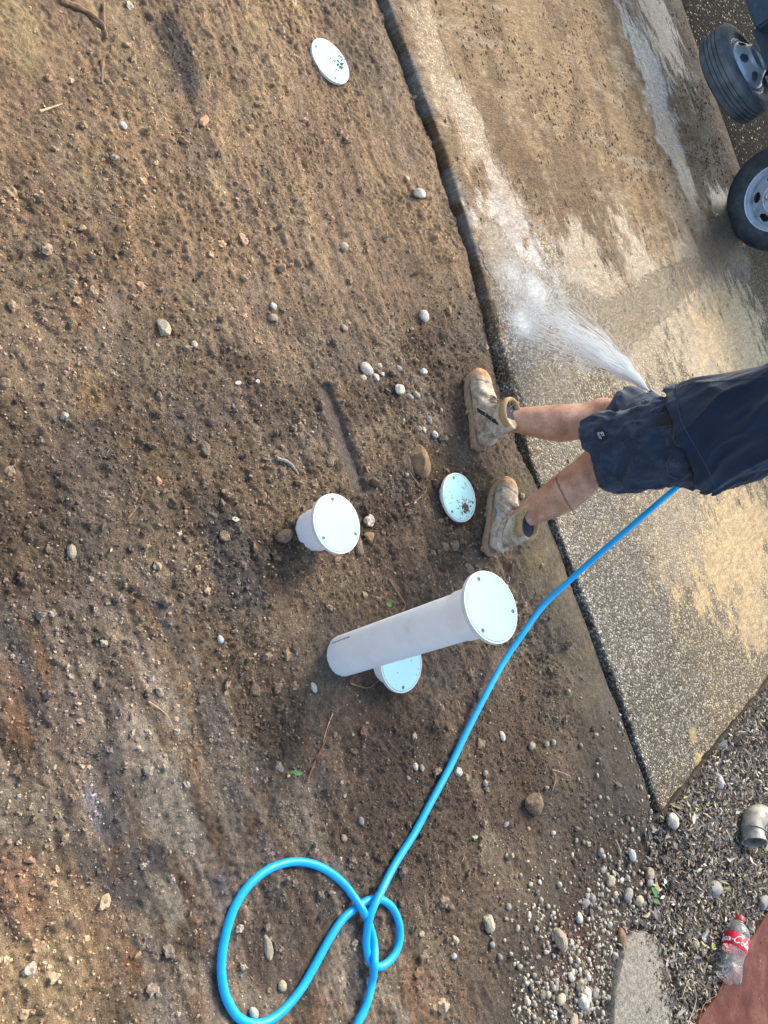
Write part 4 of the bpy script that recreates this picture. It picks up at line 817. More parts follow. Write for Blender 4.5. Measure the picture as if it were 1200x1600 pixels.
fold = (1-np.abs(2*fbm(th_*2.2-P[:, 2]*4, P[:, 2]*6+th_*1.2, 191, 3)-1))**4*.020+(1-np.abs(2*fbm(P[:, 0]*12+P[:, 2]*6, P[:, 2]*15-P[:, 1]*9, 193, 3)-1))**5*.007
push(so, (fold-.008)*(.35+.65*sstep(.50, .60, P[:, 2])))
dL = (hl-bp(0, .095, .76)).normalized(); dR = (hr-bp(.02, -.09, .77)).normalized()
# slant the hem of the near leg: front and outer side lower
P = vco(so); w = (1-sstep(.50, .72, P[:, 2]))*(P[:, 1] < 2.70); rel = P-np.array(PC); ff = rel@np.array(FD); P[:, 2] += w*(.034*sstep(.035, .0, ff)-.004)
P[:, :] += (w*sstep(-.02, .10, ff)*.022)[:, None]*np.array(FD)[None]
so.vertices.foreach_set('co', P.astype(np.float32).ravel()); so.update()
so = cut_open(so, lambda c, n: (c.z < .61 and n.dot(dL) > .55 and (c-hl).dot(dL) > -.035 and c.y < 2.70) or (n.dot(dR) > .55 and (c-hr).dot(dR) > -.02 and c.y > 2.66 and c.z < .66) or (c.z > .95 and n.z > .6), .003)
shorts = under(link('shorts', so, M['shorts']), person); shorts['label'] = 'faded dusty navy shorts'
# stitched seams, tag, pocket are laid on the cloth by shooting the photo ray at it
def on(o, u, v, off=.002):
    r = ray(u, v).normalized(); org = Vector((0, 0, H)); inv = (o.matrix_world.inverted() if False else Matrix.Identity(4))
    ok, loc, nor, _ = o.ray_cast(org, r)
    if not ok: return None, None
    if nor.dot(r) > 0: nor = -nor
    return loc+nor*off, nor
bpy.context.view_layer.update()
def strip(name, o, pts, rad, mat, parent, off=.001, n=8, lbl=None):
    Q = []
    for (u, v) in catmull([Vector((a, b, 0)) for a, b in pts], 6) and [(p.x, p.y) for p in catmull([Vector((a, b, 0)) for a, b in pts], 6)]:
        l, nn = on(o, u, v, off)
        if l is not None: Q.append(l)
    if len(Q) < 3: print('strip miss', name); return None
    s_ = under(build(name, loft(Q, rad, n), mat), person); s_.parent = parent; s_.matrix_parent_inverse = Matrix.Translation(-person.location) if parent is person else s_.matrix_parent_inverse
    if lbl: s_['label'] = lbl
    return s_
def keepchild(o, parent):                              # sub-part of a part whose vertices are already in world axes
    o.parent = parent; o.matrix_parent_inverse = Matrix.Identity(4); return o
M['stitch'] = mat_noise('seam_thread', (.035, .052, .085), (.06, .08, .12), 200, .9)
M['black'] = mat_noise('black_patch', (.008, .009, .012), (.016, .017, .02), 90, .8)
M['white'] = mat_noise('white_print', (.62, .64, .68), (.72, .74, .78), 90, .7)
def strip2(name, o, pts, rad, mat, lbl=None, off=.0006, n=6):
    C_ = catmull([Vector((a, b, 0)) for a, b in pts], 8); Q = [on(o, p.x, p.y, off)[0] for p in C_]; Q = [q for q in Q if q is not None]
    if len(Q) < 3: print('miss', name); return
    s_ = build(name, loft(Q, rad, n), mat); keepchild(s_, o)
    if lbl: s_['label'] = lbl
strip2('seam', shorts, [(932, 703), (960, 694), (1000, 680), (1015, 671)], .0014, M['stitch'])
strip2('seam', shorts, [(958, 648), (985, 633), (1010, 622), (1040, 613)], .0014, M['stitch'])
strip2('seam', shirt, [(1057, 604), (1060, 640), (1069, 668), (1086, 697), (1104, 730), (1117, 760)], .0014, M['stitch'])
strip2('seam', shirt, [(1075, 600), (1120, 596), (1165, 592), (1199, 588)], .0012, M['stitch'])
# pocket mouth
def patch(name, o, corners, mat, off, parent, nu=8, nv=8):
    V = []
    for i in range(nv+1):
        for j in range(nu+1):
            s_, t = j/nu, i/nv; a = (1-s_)*(1-t); b2 = s_*(1-t); c_ = s_*t; d_ = (1-s_)*t
            u = corners[0][0]*a+corners[1][0]*b2+corners[2][0]*c_+corners[3][0]*d_; v = corners[0][1]*a+corners[1][1]*b2+corners[2][1]*c_+corners[3][1]*d_
            l, nn = on(o, u, v, off); V.append(l if l is not None else (V[-1] if V else Vector((0, 0, 0))))
    F = [(i*(nu+1)+j, i*(nu+1)+j+1, (i+1)*(nu+1)+j+1, (i+1)*(nu+1)+j) for i in range(nv) for j in range(nu)]
    q = build(name, (V, F), mat); keepchild(q, parent); return q
pk = patch('pocket_opening', shorts, [(1024, 667), (1027, 650), (1040, 634), (1052, 668)], M['black'], .0012, shorts)
strip2('pocket_trim', shorts, [(1024, 668), (1025, 652), (1034, 640), (1041, 633)], .0026, M['shorts'], off=.002)
strip2('pocket_trim', shorts, [(1024, 668), (1034, 667), (1052, 665)], .0018, M['stitch'], off=.001)
bpk = patch('back_pocket', shorts, [(1042, 722), (1050, 700), (1078, 705), (1086, 738)], M['shorts'], .0035, shorts)
strip2('pocket_trim', shorts, [(1042, 722), (1044, 740), (1058, 748)], .003, M['stitch'], off=.002)
tg = patch('tag_label', shorts, [(928, 671), (941, 667), (950, 686), (938, 692)], M['black'], .0016, shorts, 4, 4)
# lettering on the tag
p0, n0 = on(shorts, 939, 679, .003); pr = on(shorts, 942.5, 687, .003)[0]; 
if p0 and pr:
    ex = (pr-p0).normalized(); ez = n0; eyy = ez.cross(ex).normalized()
    for txt, dy, sz in (('JET', .0065, .0125), ('PILOT', -.0065, .0100)):
        t_ = text_mesh(txt, sz, .0003, .2); P = vco(t_); Q = np.array(p0)+np.outer(P[:, 0]*1.0, ex)+np.outer(P[:, 1]+dy, eyy)+np.outer(P[:, 2]+.0006, ez)
        t_.vertices.foreach_set('co', Q.astype(np.float32).ravel()); t_.update(); keepchild(link('lettering', t_, M['white']), shorts)
# ---- boots
def mat_boot():
    b = NB('dusty_boot_leather'); co = b.n('ShaderNodeNewGeometry').outputs['Position']
    c = b.ramp(b.noise(22, 6, .7, co, .6), [(.30, (.13, .092, .06)), (.45, (.33, .255, .18)), (.58, (.50, .42, .32)), (.72, (.58, .53, .45))])
    f = b.ramp(b.noise(90, 5, .8, co), [(.55, 0.0), (.68, .7)]); c = b.mix(f, c, (.17, .125, .085))
    f = b.ramp(b.noise(130, 4, .8, co), [(.62, 0.0), (.70, .8)]); c = b.mix(f, c, (.60, .57, .51)); c = b.mix(1.0, c, b.n('ShaderNodeAttribute', attribute_name='Tint').outputs['Color'], 'MULTIPLY')
    b.set(Base_Color=c, Roughness=.85, Normal=b.bump(b.noise(110, 5, .75, co), .0035)); return b.m
M['boot'] = mat_boot(); M['sole'] = mat_noise('tan_sole', (.22, .135, .07), (.36, .24, .14), 40, .9, .003, 160, (.15, .10, .065))
M['collar'] = mat_noise('wheat_collar', (.30, .19, .075), (.42, .28, .12), 40, .8, .0015, 260, (.25, .17, .09)); M['lining'] = mat_noise('dark_lining', (.02, .024, .035), (.04, .045, .06), 80, .95)
M['lace'] = mat_noise('muddy_lace', (.09, .07, .05), (.36, .31, .24), 140, .95); M['cream'] = mat_noise('cream_loop', (.50, .44, .30), (.60, .54, .40), 60, .85)
M['bluemark'] = mat_noise('blue_paint_smear', (.06, .14, .24), (.12, .20, .30), 120, .8)
def boot(hx, D, lean, label, zip_=False, seed=0, med=1):
    hx = Vector((hx.x, hx.y, 0)); Lf = Vector((-D.y, D.x, 0)); zb = gz_at(hx.x+D.x*.15, hx.y+D.y*.15)-.004
    o_ = hx+UP*zb
    def T(x, y, z): return o_+D*x+Lf*y+UP*z
    K = 1.02
    root = under(empty('boot', hx), person); root.location = hx; root.matrix_parent_inverse = Matrix.Translation(-person.location); root['label'] = label
    def put(o): o.parent = root; o.matrix_parent_inverse = Matrix.Translation(-hx); return o
    ol = [(0, .0), (.008, .026), (.03, .038), (.08, .039), (.13, .038), (.18, .045), (.23, .052), (.28, .049), (.315, .036), (.333, .018), (.337, 0)]
    outl = [(x, y) for x, y in ol]+[(x, -y*.94) for x, y in ol[-2:0:-1]]
    def sole_layer(zs, grow):
        V = []; n = len(outl)
        for zf, g in zip(zs, grow):
            for x, y in outl:
                z = zf
                if zf == zs[0] and .085 < x < .15: z = zf+.012
                V.append(T((x-.165)*K*(1+g)+.165, y*(1+g*2.2), z+(.012*max(0, (x-.26)/.08) if True else 0)))
        F = [(i*n+k, i*n+(k+1) % n, (i+1)*n+(k+1) % n, (i+1)*n+k) for i in range(len(zs)-1) for k in range(n)]
        F += [tuple(range(n-1, -1, -1)), tuple((len(zs)-1)*n+k for k in range(n))]; return V, F
    s_ = build('sole', sole_layer([0, .004, .018, .022, .030], [-.01, .015, .02, .005, -.01]), M['sole']); put(s_)
    # lugs
    lug = []
    for k in range(9):
        x = .012+k*.037
        if .085 < x < .145: continue
        for sg in (-1, 1): lug.append(box(T(x, sg*(.031 if x < .15 else .041)*(1-max(0, x-.25)*3), .007), (.02, .016, .018), Matrix((D, Lf, UP)).transposed()))
    for q in lug: put(build('tread_lug', q, M['sole'], bevel=.002))
    sec = [(.010, .045, .026, .022), (.028, .055, .039, .038), (.07, .066, .043, .048), (.12, .076, .045, .056), (.165, .073, .049, .050), (.21, .064, .0535, .041), (.255, .058, .0545, .038), (.295, .056, .049, .037), (.322, .051, .038, .029), (.337, .045, .022, .017)]
    up_ = [loft([T(x*K, 0, z) for x, z, a, b2 in sec], [(a, b2) for x, z, a, b2 in sec], 24, sec=2.3)]
    L1, L2 = lean
    up_.append(loft([T(.075, 0, .05), T(.080+L1*.3, L2*.3, .10), T(.085+L1*.7, L2*.7, .145), T(.088+L1, L2, .186)], [(.046, .060), (.047, .062), (.051, .063), (.054, .064)], 26, up=D))
    up_.append(loft([T(.115, 0, .12), T(.15, 0, .115), T(.19, 0, .088)], [(.026, .03), (.027, .022), (.026, .016)], 16))
    um = fuse(up_, .0042, 4, .5); P = vco(um); rl = P-np.array(o_); xx_ = rl@np.array(D); yy_ = rl@np.array(Lf); zz_ = rl[:, 2]
    cre = .0045*np.sin((xx_*.75+zz_*.9)*150+3*vn(xx_*20, yy_*20, seed))*np.exp(-((xx_-.19)/.035)**2)*sstep(.04, .07, zz_)
    cre += .005*np.sin((zz_-xx_*.5)*190+4*vn(xx_*15, yy_*25, seed+2))*np.exp(-((zz_-.115)/.035)**2)*(xx_ < .13)
    seamb = -.003*(np.abs(xx_-.265-.02*np.abs(yy_)*10) < .0035)-.0025*(np.abs(zz_-.075-.25*(xx_-.05)) < .003)*(xx_ < .14)
    push(um, cre+seamb+.003*(n3(P, 45, seed)-.5)); tt_ = sstep(.275, .315, xx_+.02*(vn(xx_*60, yy_*60, 3)-.5))[:, None]; dk = (.62+.38*sstep(.030, .052, zz_))[:, None]*(1-.35*np.exp(-((zz_-.048)/.003)**2))[:, None]; colattr(um, 'Tint', (1-tt_)*np.array([1.12, 1.10, 1.08])+tt_*np.array([1.1, .78, .48])*1.0)
    up_o = put(link('upper', um, M['boot'])); bpy.context.view_layer.update()
    # padded collar ring + dark opening
    cc = T(.088+L1, L2, .186); ring = []
    for k in range(28):
        t = 2*math.pi*k/28; ring.append(cc+D*(.056*math.cos(t))+Lf*(.047*math.sin(t))+UP*(.010*math.cos(t)+(L1*-.25)*math.cos(t)))
    put(build('collar', loft(ring, [(.0105, .017)]*28, 12, closed=True), M['collar']))
    put(build('lining', (join([loft([cc-UP*.02, cc+UP*.004], [(.045, .054), (.044, .053)], 24, up=D)])), M['lining']))
    # laces
    lc = []; 
    for k in range(5):
        x = .205-k*.022; z = .098+k*.0175; w2 = .026
        lc.append(loft(catmull([T(x, -w2, z-.002), T(x-.004, 0, z+.017), T(x-.014, w2, z+.006)], 5), .0034, 6)); lc.append(loft(catmull([T(x, w2, z-.002), T(x-.006, 0, z+.020), T(x-.014, -w2, z+.006)], 5), .0034, 6))
    t0 = T(.118+L1*.6, 0, .188)
    for sg, q in ((1, .9), (-1, .7)):
        lc.append(loft(catmull([t0, t0+Lf*sg*.02+D*.02+UP*.018*q, t0+Lf*sg*.035+D*.035-UP*.005, t0+Lf*sg*.02+D*.018-UP*.02, t0], 6), .0022, 6))
    lc.append(loft(catmull([t0, t0+Lf*.03+D*.03-UP*.02, t0+Lf*.045+D*.05-UP*.055], 6), .0020, 6))
    put(build('laces', join(lc), M['lace']))
    def side(x, z, sg=1, off=.0012):
        org = T(x, sg*.2, z); ok, l, n_, _ = up_o.ray_cast(org, (-Lf*sg)); return (l+n_*off) if ok else T(x, sg*.045, z)
    if zip_:
        zp = [side(.15-k*.010, .062+k*.0105, med) for k in range(10)]
        put(build('zip', loft(zp, .0018, 8), M['lining'])); 
        for o2 in (.006, -.006): put(build('zip_tape', loft([p+D*o2 for p in zp], .0022, 6), M['boot']))
    else:
        q = side(.105, .098, med, .0015); put(build('ankle_badge', loft([q+D*.013*math.cos(t)+UP*.013*math.sin(t) for t in [2*math.pi*k/20 for k in range(20)]], .0016, 6, closed=True), M['lace']))
        put(build('paint_smear', loft([side(.135+.016*k, .052+.010*math.sin(k*1.3), med, .0006) for k in range(4)], [.002, .006, .005, .002], 8), M['bluemark']))
        put(build('seam_line', loft([side(.07+.012*k, .135-.002*(k-4)**2*.9-.01*k*.4, med, .0006) for k in range(8)], .0016, 6), M['lace']))
    q = cc-D*.066+UP*.004+Lf*med*.012
    put(build('pull_loop', box(q, (.010, .024, .034), Matrix((D, Lf, UP)).transposed()), M['cream'], bevel=.003))
    return root
boot(b1h, D1, (.012, 0), 'forward right work boot with side zip', True, 3, 1 if Vector((-D1.y, D1.x)).y < 0 else -1)
boot(b2h, D2, (.0, 0), 'rear left work boot with gaping collar', False, 8, 1 if Vector((-D2.y, D2.x)).y < 0 else -1)

# ------------------------------------------------------------------ hose end and water
tip = Vector((-.10, 2.955, .615))
nd = (tip-hand).normalized(); qn = nd.to_track_quat('Z', 'Y').to_matrix().to_4x4(); MN = Matrix.Translation(hand-nd*.02) @ qn
nz = build('nozzle', xf(lathe([(.0125, 0), (.017, .004), (.017, .05), (.014, .056), (.014, .075), (.019, .08), (.019, .12), (.015, .15), (.013, (tip-hand).length+.02)], 24, True, True), MN), mat_noise('grey_nozzle', (.05, .055, .06), (.09, .095, .1), 60, .4)); nz.parent = hose
def mat_water():
    b = NB('spray_water'); b.set(Base_Color=(.92, .95, .96), Roughness=.25, Transmission_Weight=.5, IOR=1.2); return b.m
M['water'] = mat_water()
rg = random.Random(5); segs = []
def tube_fast(a, b2, ra, rb, n=5): segs.append(loft([a, a.lerp(b2, .5), b2], [ra, (ra+rb)/2, rb], n))
Vw, Fw = [], []
def add_streak(pts, rr, n=4):
    o = len(Vw); L = len(pts)
    for i, p in enumerate(pts):
        d = (pts[min(i+1, L-1)]-pts[max(i-1, 0)]); a, b2, _ = frame(d)
        for k in range(n):
            t = 2*math.pi*k/n; Vw.append(p+a*(rr[i]*math.cos(t))+b2*(rr[i]*math.sin(t)))
    for i in range(L-1):
        for k in range(n): Fw.append((o+i*n+k, o+i*n+(k+1) % n, o+(i+1)*n+(k+1) % n, o+(i+1)*n+k))
def traj(target, t, sag):
    p = tip.lerp(target, t); p.z += sag*4*t*(1-t); return p
for i in range(1700):
    k = rg.random()
    # impact fan: two lobes on the slab
    if rg.random() < .6: u, v = 806+rg.gauss(0, 17), 500+rg.gauss(0, 26)
    else: u, v = 850+rg.gauss(0, 17), 478+rg.gauss(0, 17)
    tg_ = G(u, v, ZS+.005); sag = .035+rg.gauss(0, .012)
    t0 = rg.random()**1.1*.93; ln = rg.uniform(.04, .16); t1 = min(1, t0+ln)
    j = Vector((rg.gauss(0, 1), rg.gauss(0, 1), rg.gauss(0, 1)))*.007*t0
    r_ = rg.uniform(.0004, .0013)*(1.2-.6*t0)
    pts = [traj(tg_, t0+(t1-t0)*q/3, sag)+j for q in range(4)]; add_streak(pts, [r_*.3, r_, r_*.9, r_*.25])
for i in range(26):                                    # core of the jet
    tg_ = G(825+rg.gauss(0, 12), 500+rg.gauss(0, 10), ZS); pts = [traj(tg_, q/9*.75, .035) for q in range(10)]; add_streak(pts, [.0022*(1-.07*q) for q in range(10)])
for i in range(900):
    s0 = G(822+rg.gauss(0, 22), 490+rg.gauss(0, 24), ZS+.01); v0 = Vector((-.55+rg.gauss(0, .5), .25+rg.gauss(0, .45), .35+abs(rg.gauss(0, .35)))); t = rg.random()**1.3*.32
    def pp_(q): return s0+v0*q*1.1+Vector((0, 0, -1.9*q*q))
    if pp_(t+.03).z < ZS+.004 or pp_(t).y < 2.9: continue
    r_ = rg.uniform(.0003, .0009); add_streak([pp_(t+.012*q) for q in range(4)], [r_*.4, r_, r_*.8, r_*.3])
spray = build('water_spray', (Vw, Fw), M['water'], sm=False); smooth(spray.data)
tag(spray, None, None, kind='stuff')
# droplets and foam thrown up where the jet lands
rr = np.random.default_rng(9); n = 7500
cu = np.where(rr.random(n) < .6, rr.normal(850, 60, n), rr.normal(805, 25, n)); cv = rr.normal(480, 62, n)
pp = np.array([G(a, b2, ZS)[:] for a, b2 in zip(cu, cv)]); V0, F0 = ico(1); r = .0004*(2.0)**(rr.random(n)**2*2)
hgt = np.abs(rr.normal(0, .016, n)); ok = pp[:, 1] > edge_y(pp[:, 0])+.005; pp, r, hgt = pp[ok], r[ok], hgt[ok]; n = len(pp)
V = V0[None]*r[:, None, None]*np.array([2.0, 2.8, 1.0])*rr.uniform(.6, 1.5, (n, 1, 3)); V = V+np.stack([pp[:, 0], pp[:, 1], ZS+.004+hgt], 1)[:, None, :]
dm = mesh_np('water_droplets', V.reshape(-1, 3), (F0[None]+(np.arange(n)*len(V0))[:, None, None]).reshape(-1, 3)); smooth(dm)
tag(link('water_droplets', dm, M['water']), None, None, kind='stuff')
# thin sheet of running water over the slab, with a raised ragged front
def mat_film():
    b = NB('water_film'); co = b.coord(); fo = b.n('ShaderNodeAttribute', attribute_name='Foam').outputs['Fac']
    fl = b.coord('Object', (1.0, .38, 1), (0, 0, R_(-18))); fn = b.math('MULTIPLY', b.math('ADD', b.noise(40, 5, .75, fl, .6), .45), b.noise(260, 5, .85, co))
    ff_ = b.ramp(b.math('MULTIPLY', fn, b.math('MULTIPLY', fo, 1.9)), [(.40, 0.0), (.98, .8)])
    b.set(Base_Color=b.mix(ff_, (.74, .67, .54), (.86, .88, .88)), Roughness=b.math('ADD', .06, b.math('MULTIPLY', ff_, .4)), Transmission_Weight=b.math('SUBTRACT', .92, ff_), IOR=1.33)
    hh = b.math('ADD', b.noise(48, 5, .65, co, 1.2), b.math('MULTIPLY', b.noise(150, 3, .6, co), .4)); b.set(Normal=b.bump(hh, .012)); return b.m
M['film'] = mat_film()
fr = [(770, 330), (815, 395), (850, 425), (872, 428), (893, 440), (925, 455), (960, 452), (1000, 430), (1050, 410), (1085, 395), (1120, 330), (1150, 300), (1165, 370), (1150, 410), (1100, 440), (1060, 480), (1010, 530), (960, 570), (900, 600), (860, 640), (830, 650), (800, 600), (783, 520), (765, 440), (750, 380)]
fp = [gpx(u, v, ZS) for u, v in fr]
xs = np.arange(-2.6, .6, .012); ys = np.arange(2.85, 6.9, .012); FX, FY = np.meshgrid(xs, ys); fx, fy = FX.ravel(), FY.ravel()
wx = fx+.05*(fbm(fx*7, fy*7, 301, 4)-.5)*2; wy = fy+.09*(fbm(fx*6, fy*6, 305, 4)-.5)*2
ins = np.zeros(len(fx), bool); dist = np.full(len(fx), 9.0); A_ = np.array(fp); B_ = np.roll(A_, -1, 0)
for (ax, ay), (bx, by) in zip(A_, B_):
    c_ = ((ay > wy) != (by > wy)) & (wx < (bx-ax)*(wy-ay)/(by-ay+1e-12)+ax); ins ^= c_
    L2 = (bx-ax)**2+(by-ay)**2; t = np.clip(((wx-ax)*(bx-ax)+(wy-ay)*(by-ay))/L2, 0, 1); dist = np.minimum(dist, np.hypot(wx-ax-t*(bx-ax), wy-ay-t*(by-ay)))
ins &= fy > edge_y(fx)+.012
zz = ZS+.0042+.0015*sstep(0, .02, dist)+.001*np.exp(-((dist-.025)/.018)**2)+.0025*(fbm(fx*16, fy*16, 308, 4)-.5)
F = grid_faces(len(xs), len(ys)); F = F[ins[F].all(1)]; used = np.unique(F); rem = np.full(len(fx), -1); rem[used] = np.arange(len(used))
fm = mesh_np('water', np.stack([fx, fy, zz], 1)[used], rem[F]); smooth(fm)
fxx, fyy = fx[used], fy[used]; foam_glint = np.zeros(len(used))
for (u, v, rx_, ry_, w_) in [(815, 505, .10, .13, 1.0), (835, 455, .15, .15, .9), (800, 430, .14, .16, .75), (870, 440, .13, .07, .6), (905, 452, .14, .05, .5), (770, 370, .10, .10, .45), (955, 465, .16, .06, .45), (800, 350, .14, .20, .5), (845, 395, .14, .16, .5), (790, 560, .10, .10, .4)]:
    cx, cy = gpx(u, v, ZS); foam_glint = np.maximum(foam_glint, w_*np.exp(-(((fxx-cx)/rx_)**2+((fyy-cy)/ry_)**2)))
foam_glint = np.maximum(foam_glint, .30*np.exp(-(((fxx-gpx(900, 500, ZS)[0])/.55)**2+((fyy-gpx(900, 500, ZS)[1])/.75)**2)))  # broad faint lobe: sky glints on the wet slab put in as pale colour
fa = fm.attributes.new('Foam', 'FLOAT', 'POINT'); fa.data.foreach_set('value', foam_glint.astype(np.float32))
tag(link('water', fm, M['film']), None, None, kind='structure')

# ------------------------------------------------------------------ truck standing on the road edge
M['tyre'] = mat_noise('tyre_rubber', (.012, .017, .023), (.026, .033, .041), 14, .6, .001, 200, (.060, .068, .075))
M['tread'] = mat_noise('worn_tread', (.055, .068, .080), (.115, .135, .15), 10, .65, .0012, 220, (.20, .215, .22))
M['rim'] = mat_noise('silver_wheel', (.34, .40, .47), (.50, .56, .62), 8, .38, .0004, 100, (.24, .28, .33), metallic=.35)
M['chassis'] = mat_noise('chassis_paint', (.014, .017, .022), (.04, .045, .05), 12, .6, .001, 120, (.06, .055, .05))
M['bluebox'] = mat_noise('dark_blue_plastic', (.018, .045, .085), (.030, .070, .12), 26, .5, .0012, 160, (.05, .10, .15))
M['bolt'] = mat_noise('bolt_metal', (.35, .36, .38), (.6, .6, .6), 80, .35, metallic=.8)
truck = empty('truck', (-1.23, 6.55, ZS)); tag(truck, 'truck parked on the road side edge of the slab, grey wheel and underslung spare showing', 'truck')
TI = Matrix.Translation(-truck.location)
def tpart(o, parent=None):
    p = parent or truck
    o.parent = p; o.matrix_parent_inverse = TI if p is truck else Matrix.Identity(4); return o
def wheel(c, axis, r=.372, w=.215, flat=0.0, name='wheel', label=None, parent=None, convex=1):
    bul = 1.15 if convex > 0 else 2.7
    q = Vector(axis).normalized().to_track_quat('Z', 'X').to_matrix().to_4x4(); MX = Matrix.Translation(c) @ q
    rt = r-.012; k = r/.372
    prof = [(.225*k, -w*.36), (.238*k, -w*.44), (.27*k, -w*.50), (.315*k, -w*.50), (.348*k, -w*.45), (.362*k, -w*.40)]
    g = [-.34, -.17, 0, .17, .34]; tr = [(.3655*k, -w*.395)]
    for gg in (-.20, -.07, .07, .20):
        tr += [(.371*k, w*gg-.006), (.3715*k, w*gg-.0035), (.360*k, w*gg-.003), (.360*k, w*gg+.003), (.3715*k, w*gg+.0035), (.371*k, w*gg+.006)]
    tr += [(.3655*k, w*.395)]
    side2 = [(a, -z) for a, z in reversed(prof)]
    V, F = lathe(prof+tr+side2, 128)
    V = [MX @ v for v in V]
    if flat: V = [Vector((v.x, v.y, max(v.z, flat))) if True else v for v in V]
    holder = empty(name, c); tpart(holder, None) if parent is None else None
    if label: holder['label'] = label
    HI = Matrix.Translation(-Vector(c))
    def h(o): o.parent = holder; o.matrix_parent_inverse = HI; return o
    h(build('tyre', (V, F), M['tread'] if convex < 0 else M['tyre']))
    # rim barrel + lip
    h(build('rim', xf(lathe([(.218*k, -w*.42), (.226*k, -w*.40), (.222*k, -w*.34), (.200*k, -w*.28), (.196*k, 0), (.200*k, w*.22), (.222*k, w*.34), (.233*k, w*.385), (.238*k, w*.42), (.234*k, w*.44), (.226*k, w*.43), (.218*k, w*.36), (.205*k, w*.30), (.203*k, w*.12)], 96), MX), M['rim']))
    # disc with hand holes
    n, rad = 240, [(.203, .12), (.198, .155), (.19, .185), (.182, .20), (.174, .212), (.166, .222), (.158, .232), (.150, .242), (.142, .252), (.134, .262), (.128, .27), (.122, .285), (.118, .30), (.112, .31), (.104, .30), (.10, .27), (.07, .262), (.045, .26)]
    V = [Vector((a*k*math.cos(2*math.pi*i/n), a*k*math.sin(2*math.pi*i/n), w*z*bul)) for a, z in rad for i in range(n)]
    F = []
    for j in range(len(rad)-1):
        for i in range(n):
            am = (rad[j][0]+rad[j+1][0])/2; th = (2*math.pi*(i+.5)/n) % (2*math.pi/6)-math.pi/6
            if (th*.158/.036)**2+((am-.158)/.024)**2 < 1: continue
            F.append((j*n+i, j*n+(i+1) % n, (j+1)*n+(i+1) % n, (j+1)*n+i))
    h(build('disc', xf((V, F), MX), M['rim'])); 
    h(build('brake_drum', xf(lathe([(.185*k, -w*.2), (.185*k, w*.05), (.12*k, w*.08), (.01, w*.08)], 48, True, True), MX), M['black']))
    hubz = w*.30
    if convex > 0: h(build('hub', xf(lathe([(.062, hubz-.01), (.060, hubz+.02), (.052, hubz+.045), (.030, hubz+.05), (.001, hubz+.051)], 40), MX), M['chassis']))
    for i in range(6 if convex > 0 else 0):
        t = 2*math.pi*(i+.5)/6; h(build('wheel_nut', xf(lathe([(.017, hubz-.004), (.017, hubz+.006), (.0135, hubz+.007), (.0125, hubz+.026), (.006, hubz+.030)], 6 if False else 12, False, True), MX @ Matrix.Translation((.085*math.cos(t), .085*math.sin(t), 0))), M['bolt']))
    return holder
cw = Vector((-1.20, 6.50, ZS+.355))
wheel(cw, (0, -1, 0), .372, .22, ZS+.004, 'wheel', 'silver steel wheel with oval hand holes and dark tyre')
sp_c = Vector((-2.28, 6.80, .36)); wheel(sp_c, (-.04, -.06, 1), .365, .22, 0, 'spare_wheel', 'spare wheel slung flat under the chassis, greyish worn tread', convex=-1)
for y in (6.95, 7.75): tpart(build('chassis_rail', box((-1.9, y, .86), (6.4, .07, .20)), M['chassis'], bevel=.006))
tpart(build('axle', loft([(-1.22, 6.66, ZS+.36), (-1.22, 8.1, ZS+.36)], [.05, .05], 20), M['chassis']))
wheel(Vector((-1.22, 8.12, ZS+.350)), (0, 1, 0), .372, .22, .04, 'wheel', 'far side wheel')
for i, x in enumerate((-2.05, -.35)): tpart(build('spring_hanger', box((x, 6.93, .70), (.08, .06, .2)), M['chassis'], bevel=.005))
tpart(build('leaf_spring', join([loft([(-2.0+.06*k, 6.93, .64-.015*k), (-1.22, 6.93, .52-.016*k), (-.42-.06*k, 6.93, .64-.015*k)], [(.032, .006)]*3, 8) for k in range(4)]), M['chassis']))
# flat tray, toolbox and guard above
tpart(build('tray', box((-2.2, 7.35, 1.06), (6.6, 1.95, .12)), M['bluebox'], bevel=.01))
tpart(build('tray_lip', box((-2.2, 6.36, 1.03), (6.6, .03, .17)), M['chassis'], bevel=.006))
tpart(build('side_box', box((-2.86, 6.80, .84), (.98, .62, .40)), M['bluebox'], bevel=.02))
tpart(build('mudguard', xf((lambda vf: vf)(loft([(.44*math.cos(t), .44*math.sin(t), 0) for t in [R_(15+15*k) for k in range(11)]], [(.12, .006)]*11, 12, up=Vector((0, 0, 1)))), Matrix.Translation(Vector((-1.22, 6.58, .46))) @ Matrix(((1, 0, 0, 0), (0, 0, -1, 0), (0, 1, 0, 0), (0, 0, 0, 1)))), M['chassis']))
tpart(build('carrier_bracket', box((-2.28, 6.84, .62), (.42, .16, .09), Matrix.Rotation(.3, 3, 'Z')), M['bluebox'], bevel=.008))
tpart(build('carrier_arm', loft([(-2.2, 6.94, .48), (-2.24, 7.0, .62), (-2.0, 7.05, .70)], [.03, .03, .025], 12), M['bluebox']))
for k in range(4): tpart(build('carrier_bolt', xf(lathe([(.016, 0), (.016, .018), (.008, .022)], 10, True, True), Matrix.Translation((-2.42+.07*k, 6.96-.01*k, .63+.01*(k % 2))) @ Matrix.Rotation(R_(80), 4, 'X')), M['bolt']))
tpart(build('carrier_chain', join([loft([Vector((-2.17+.016*k, 6.93, .52+.012*k))+Vector((.013*math.cos(t), .006*math.sin(t)*(k % 2), .008*math.sin(t))) for t in [2*math.pi*q/12 for q in range(12)]], .003, 6, closed=True) for k in range(9)]), M['bolt']))

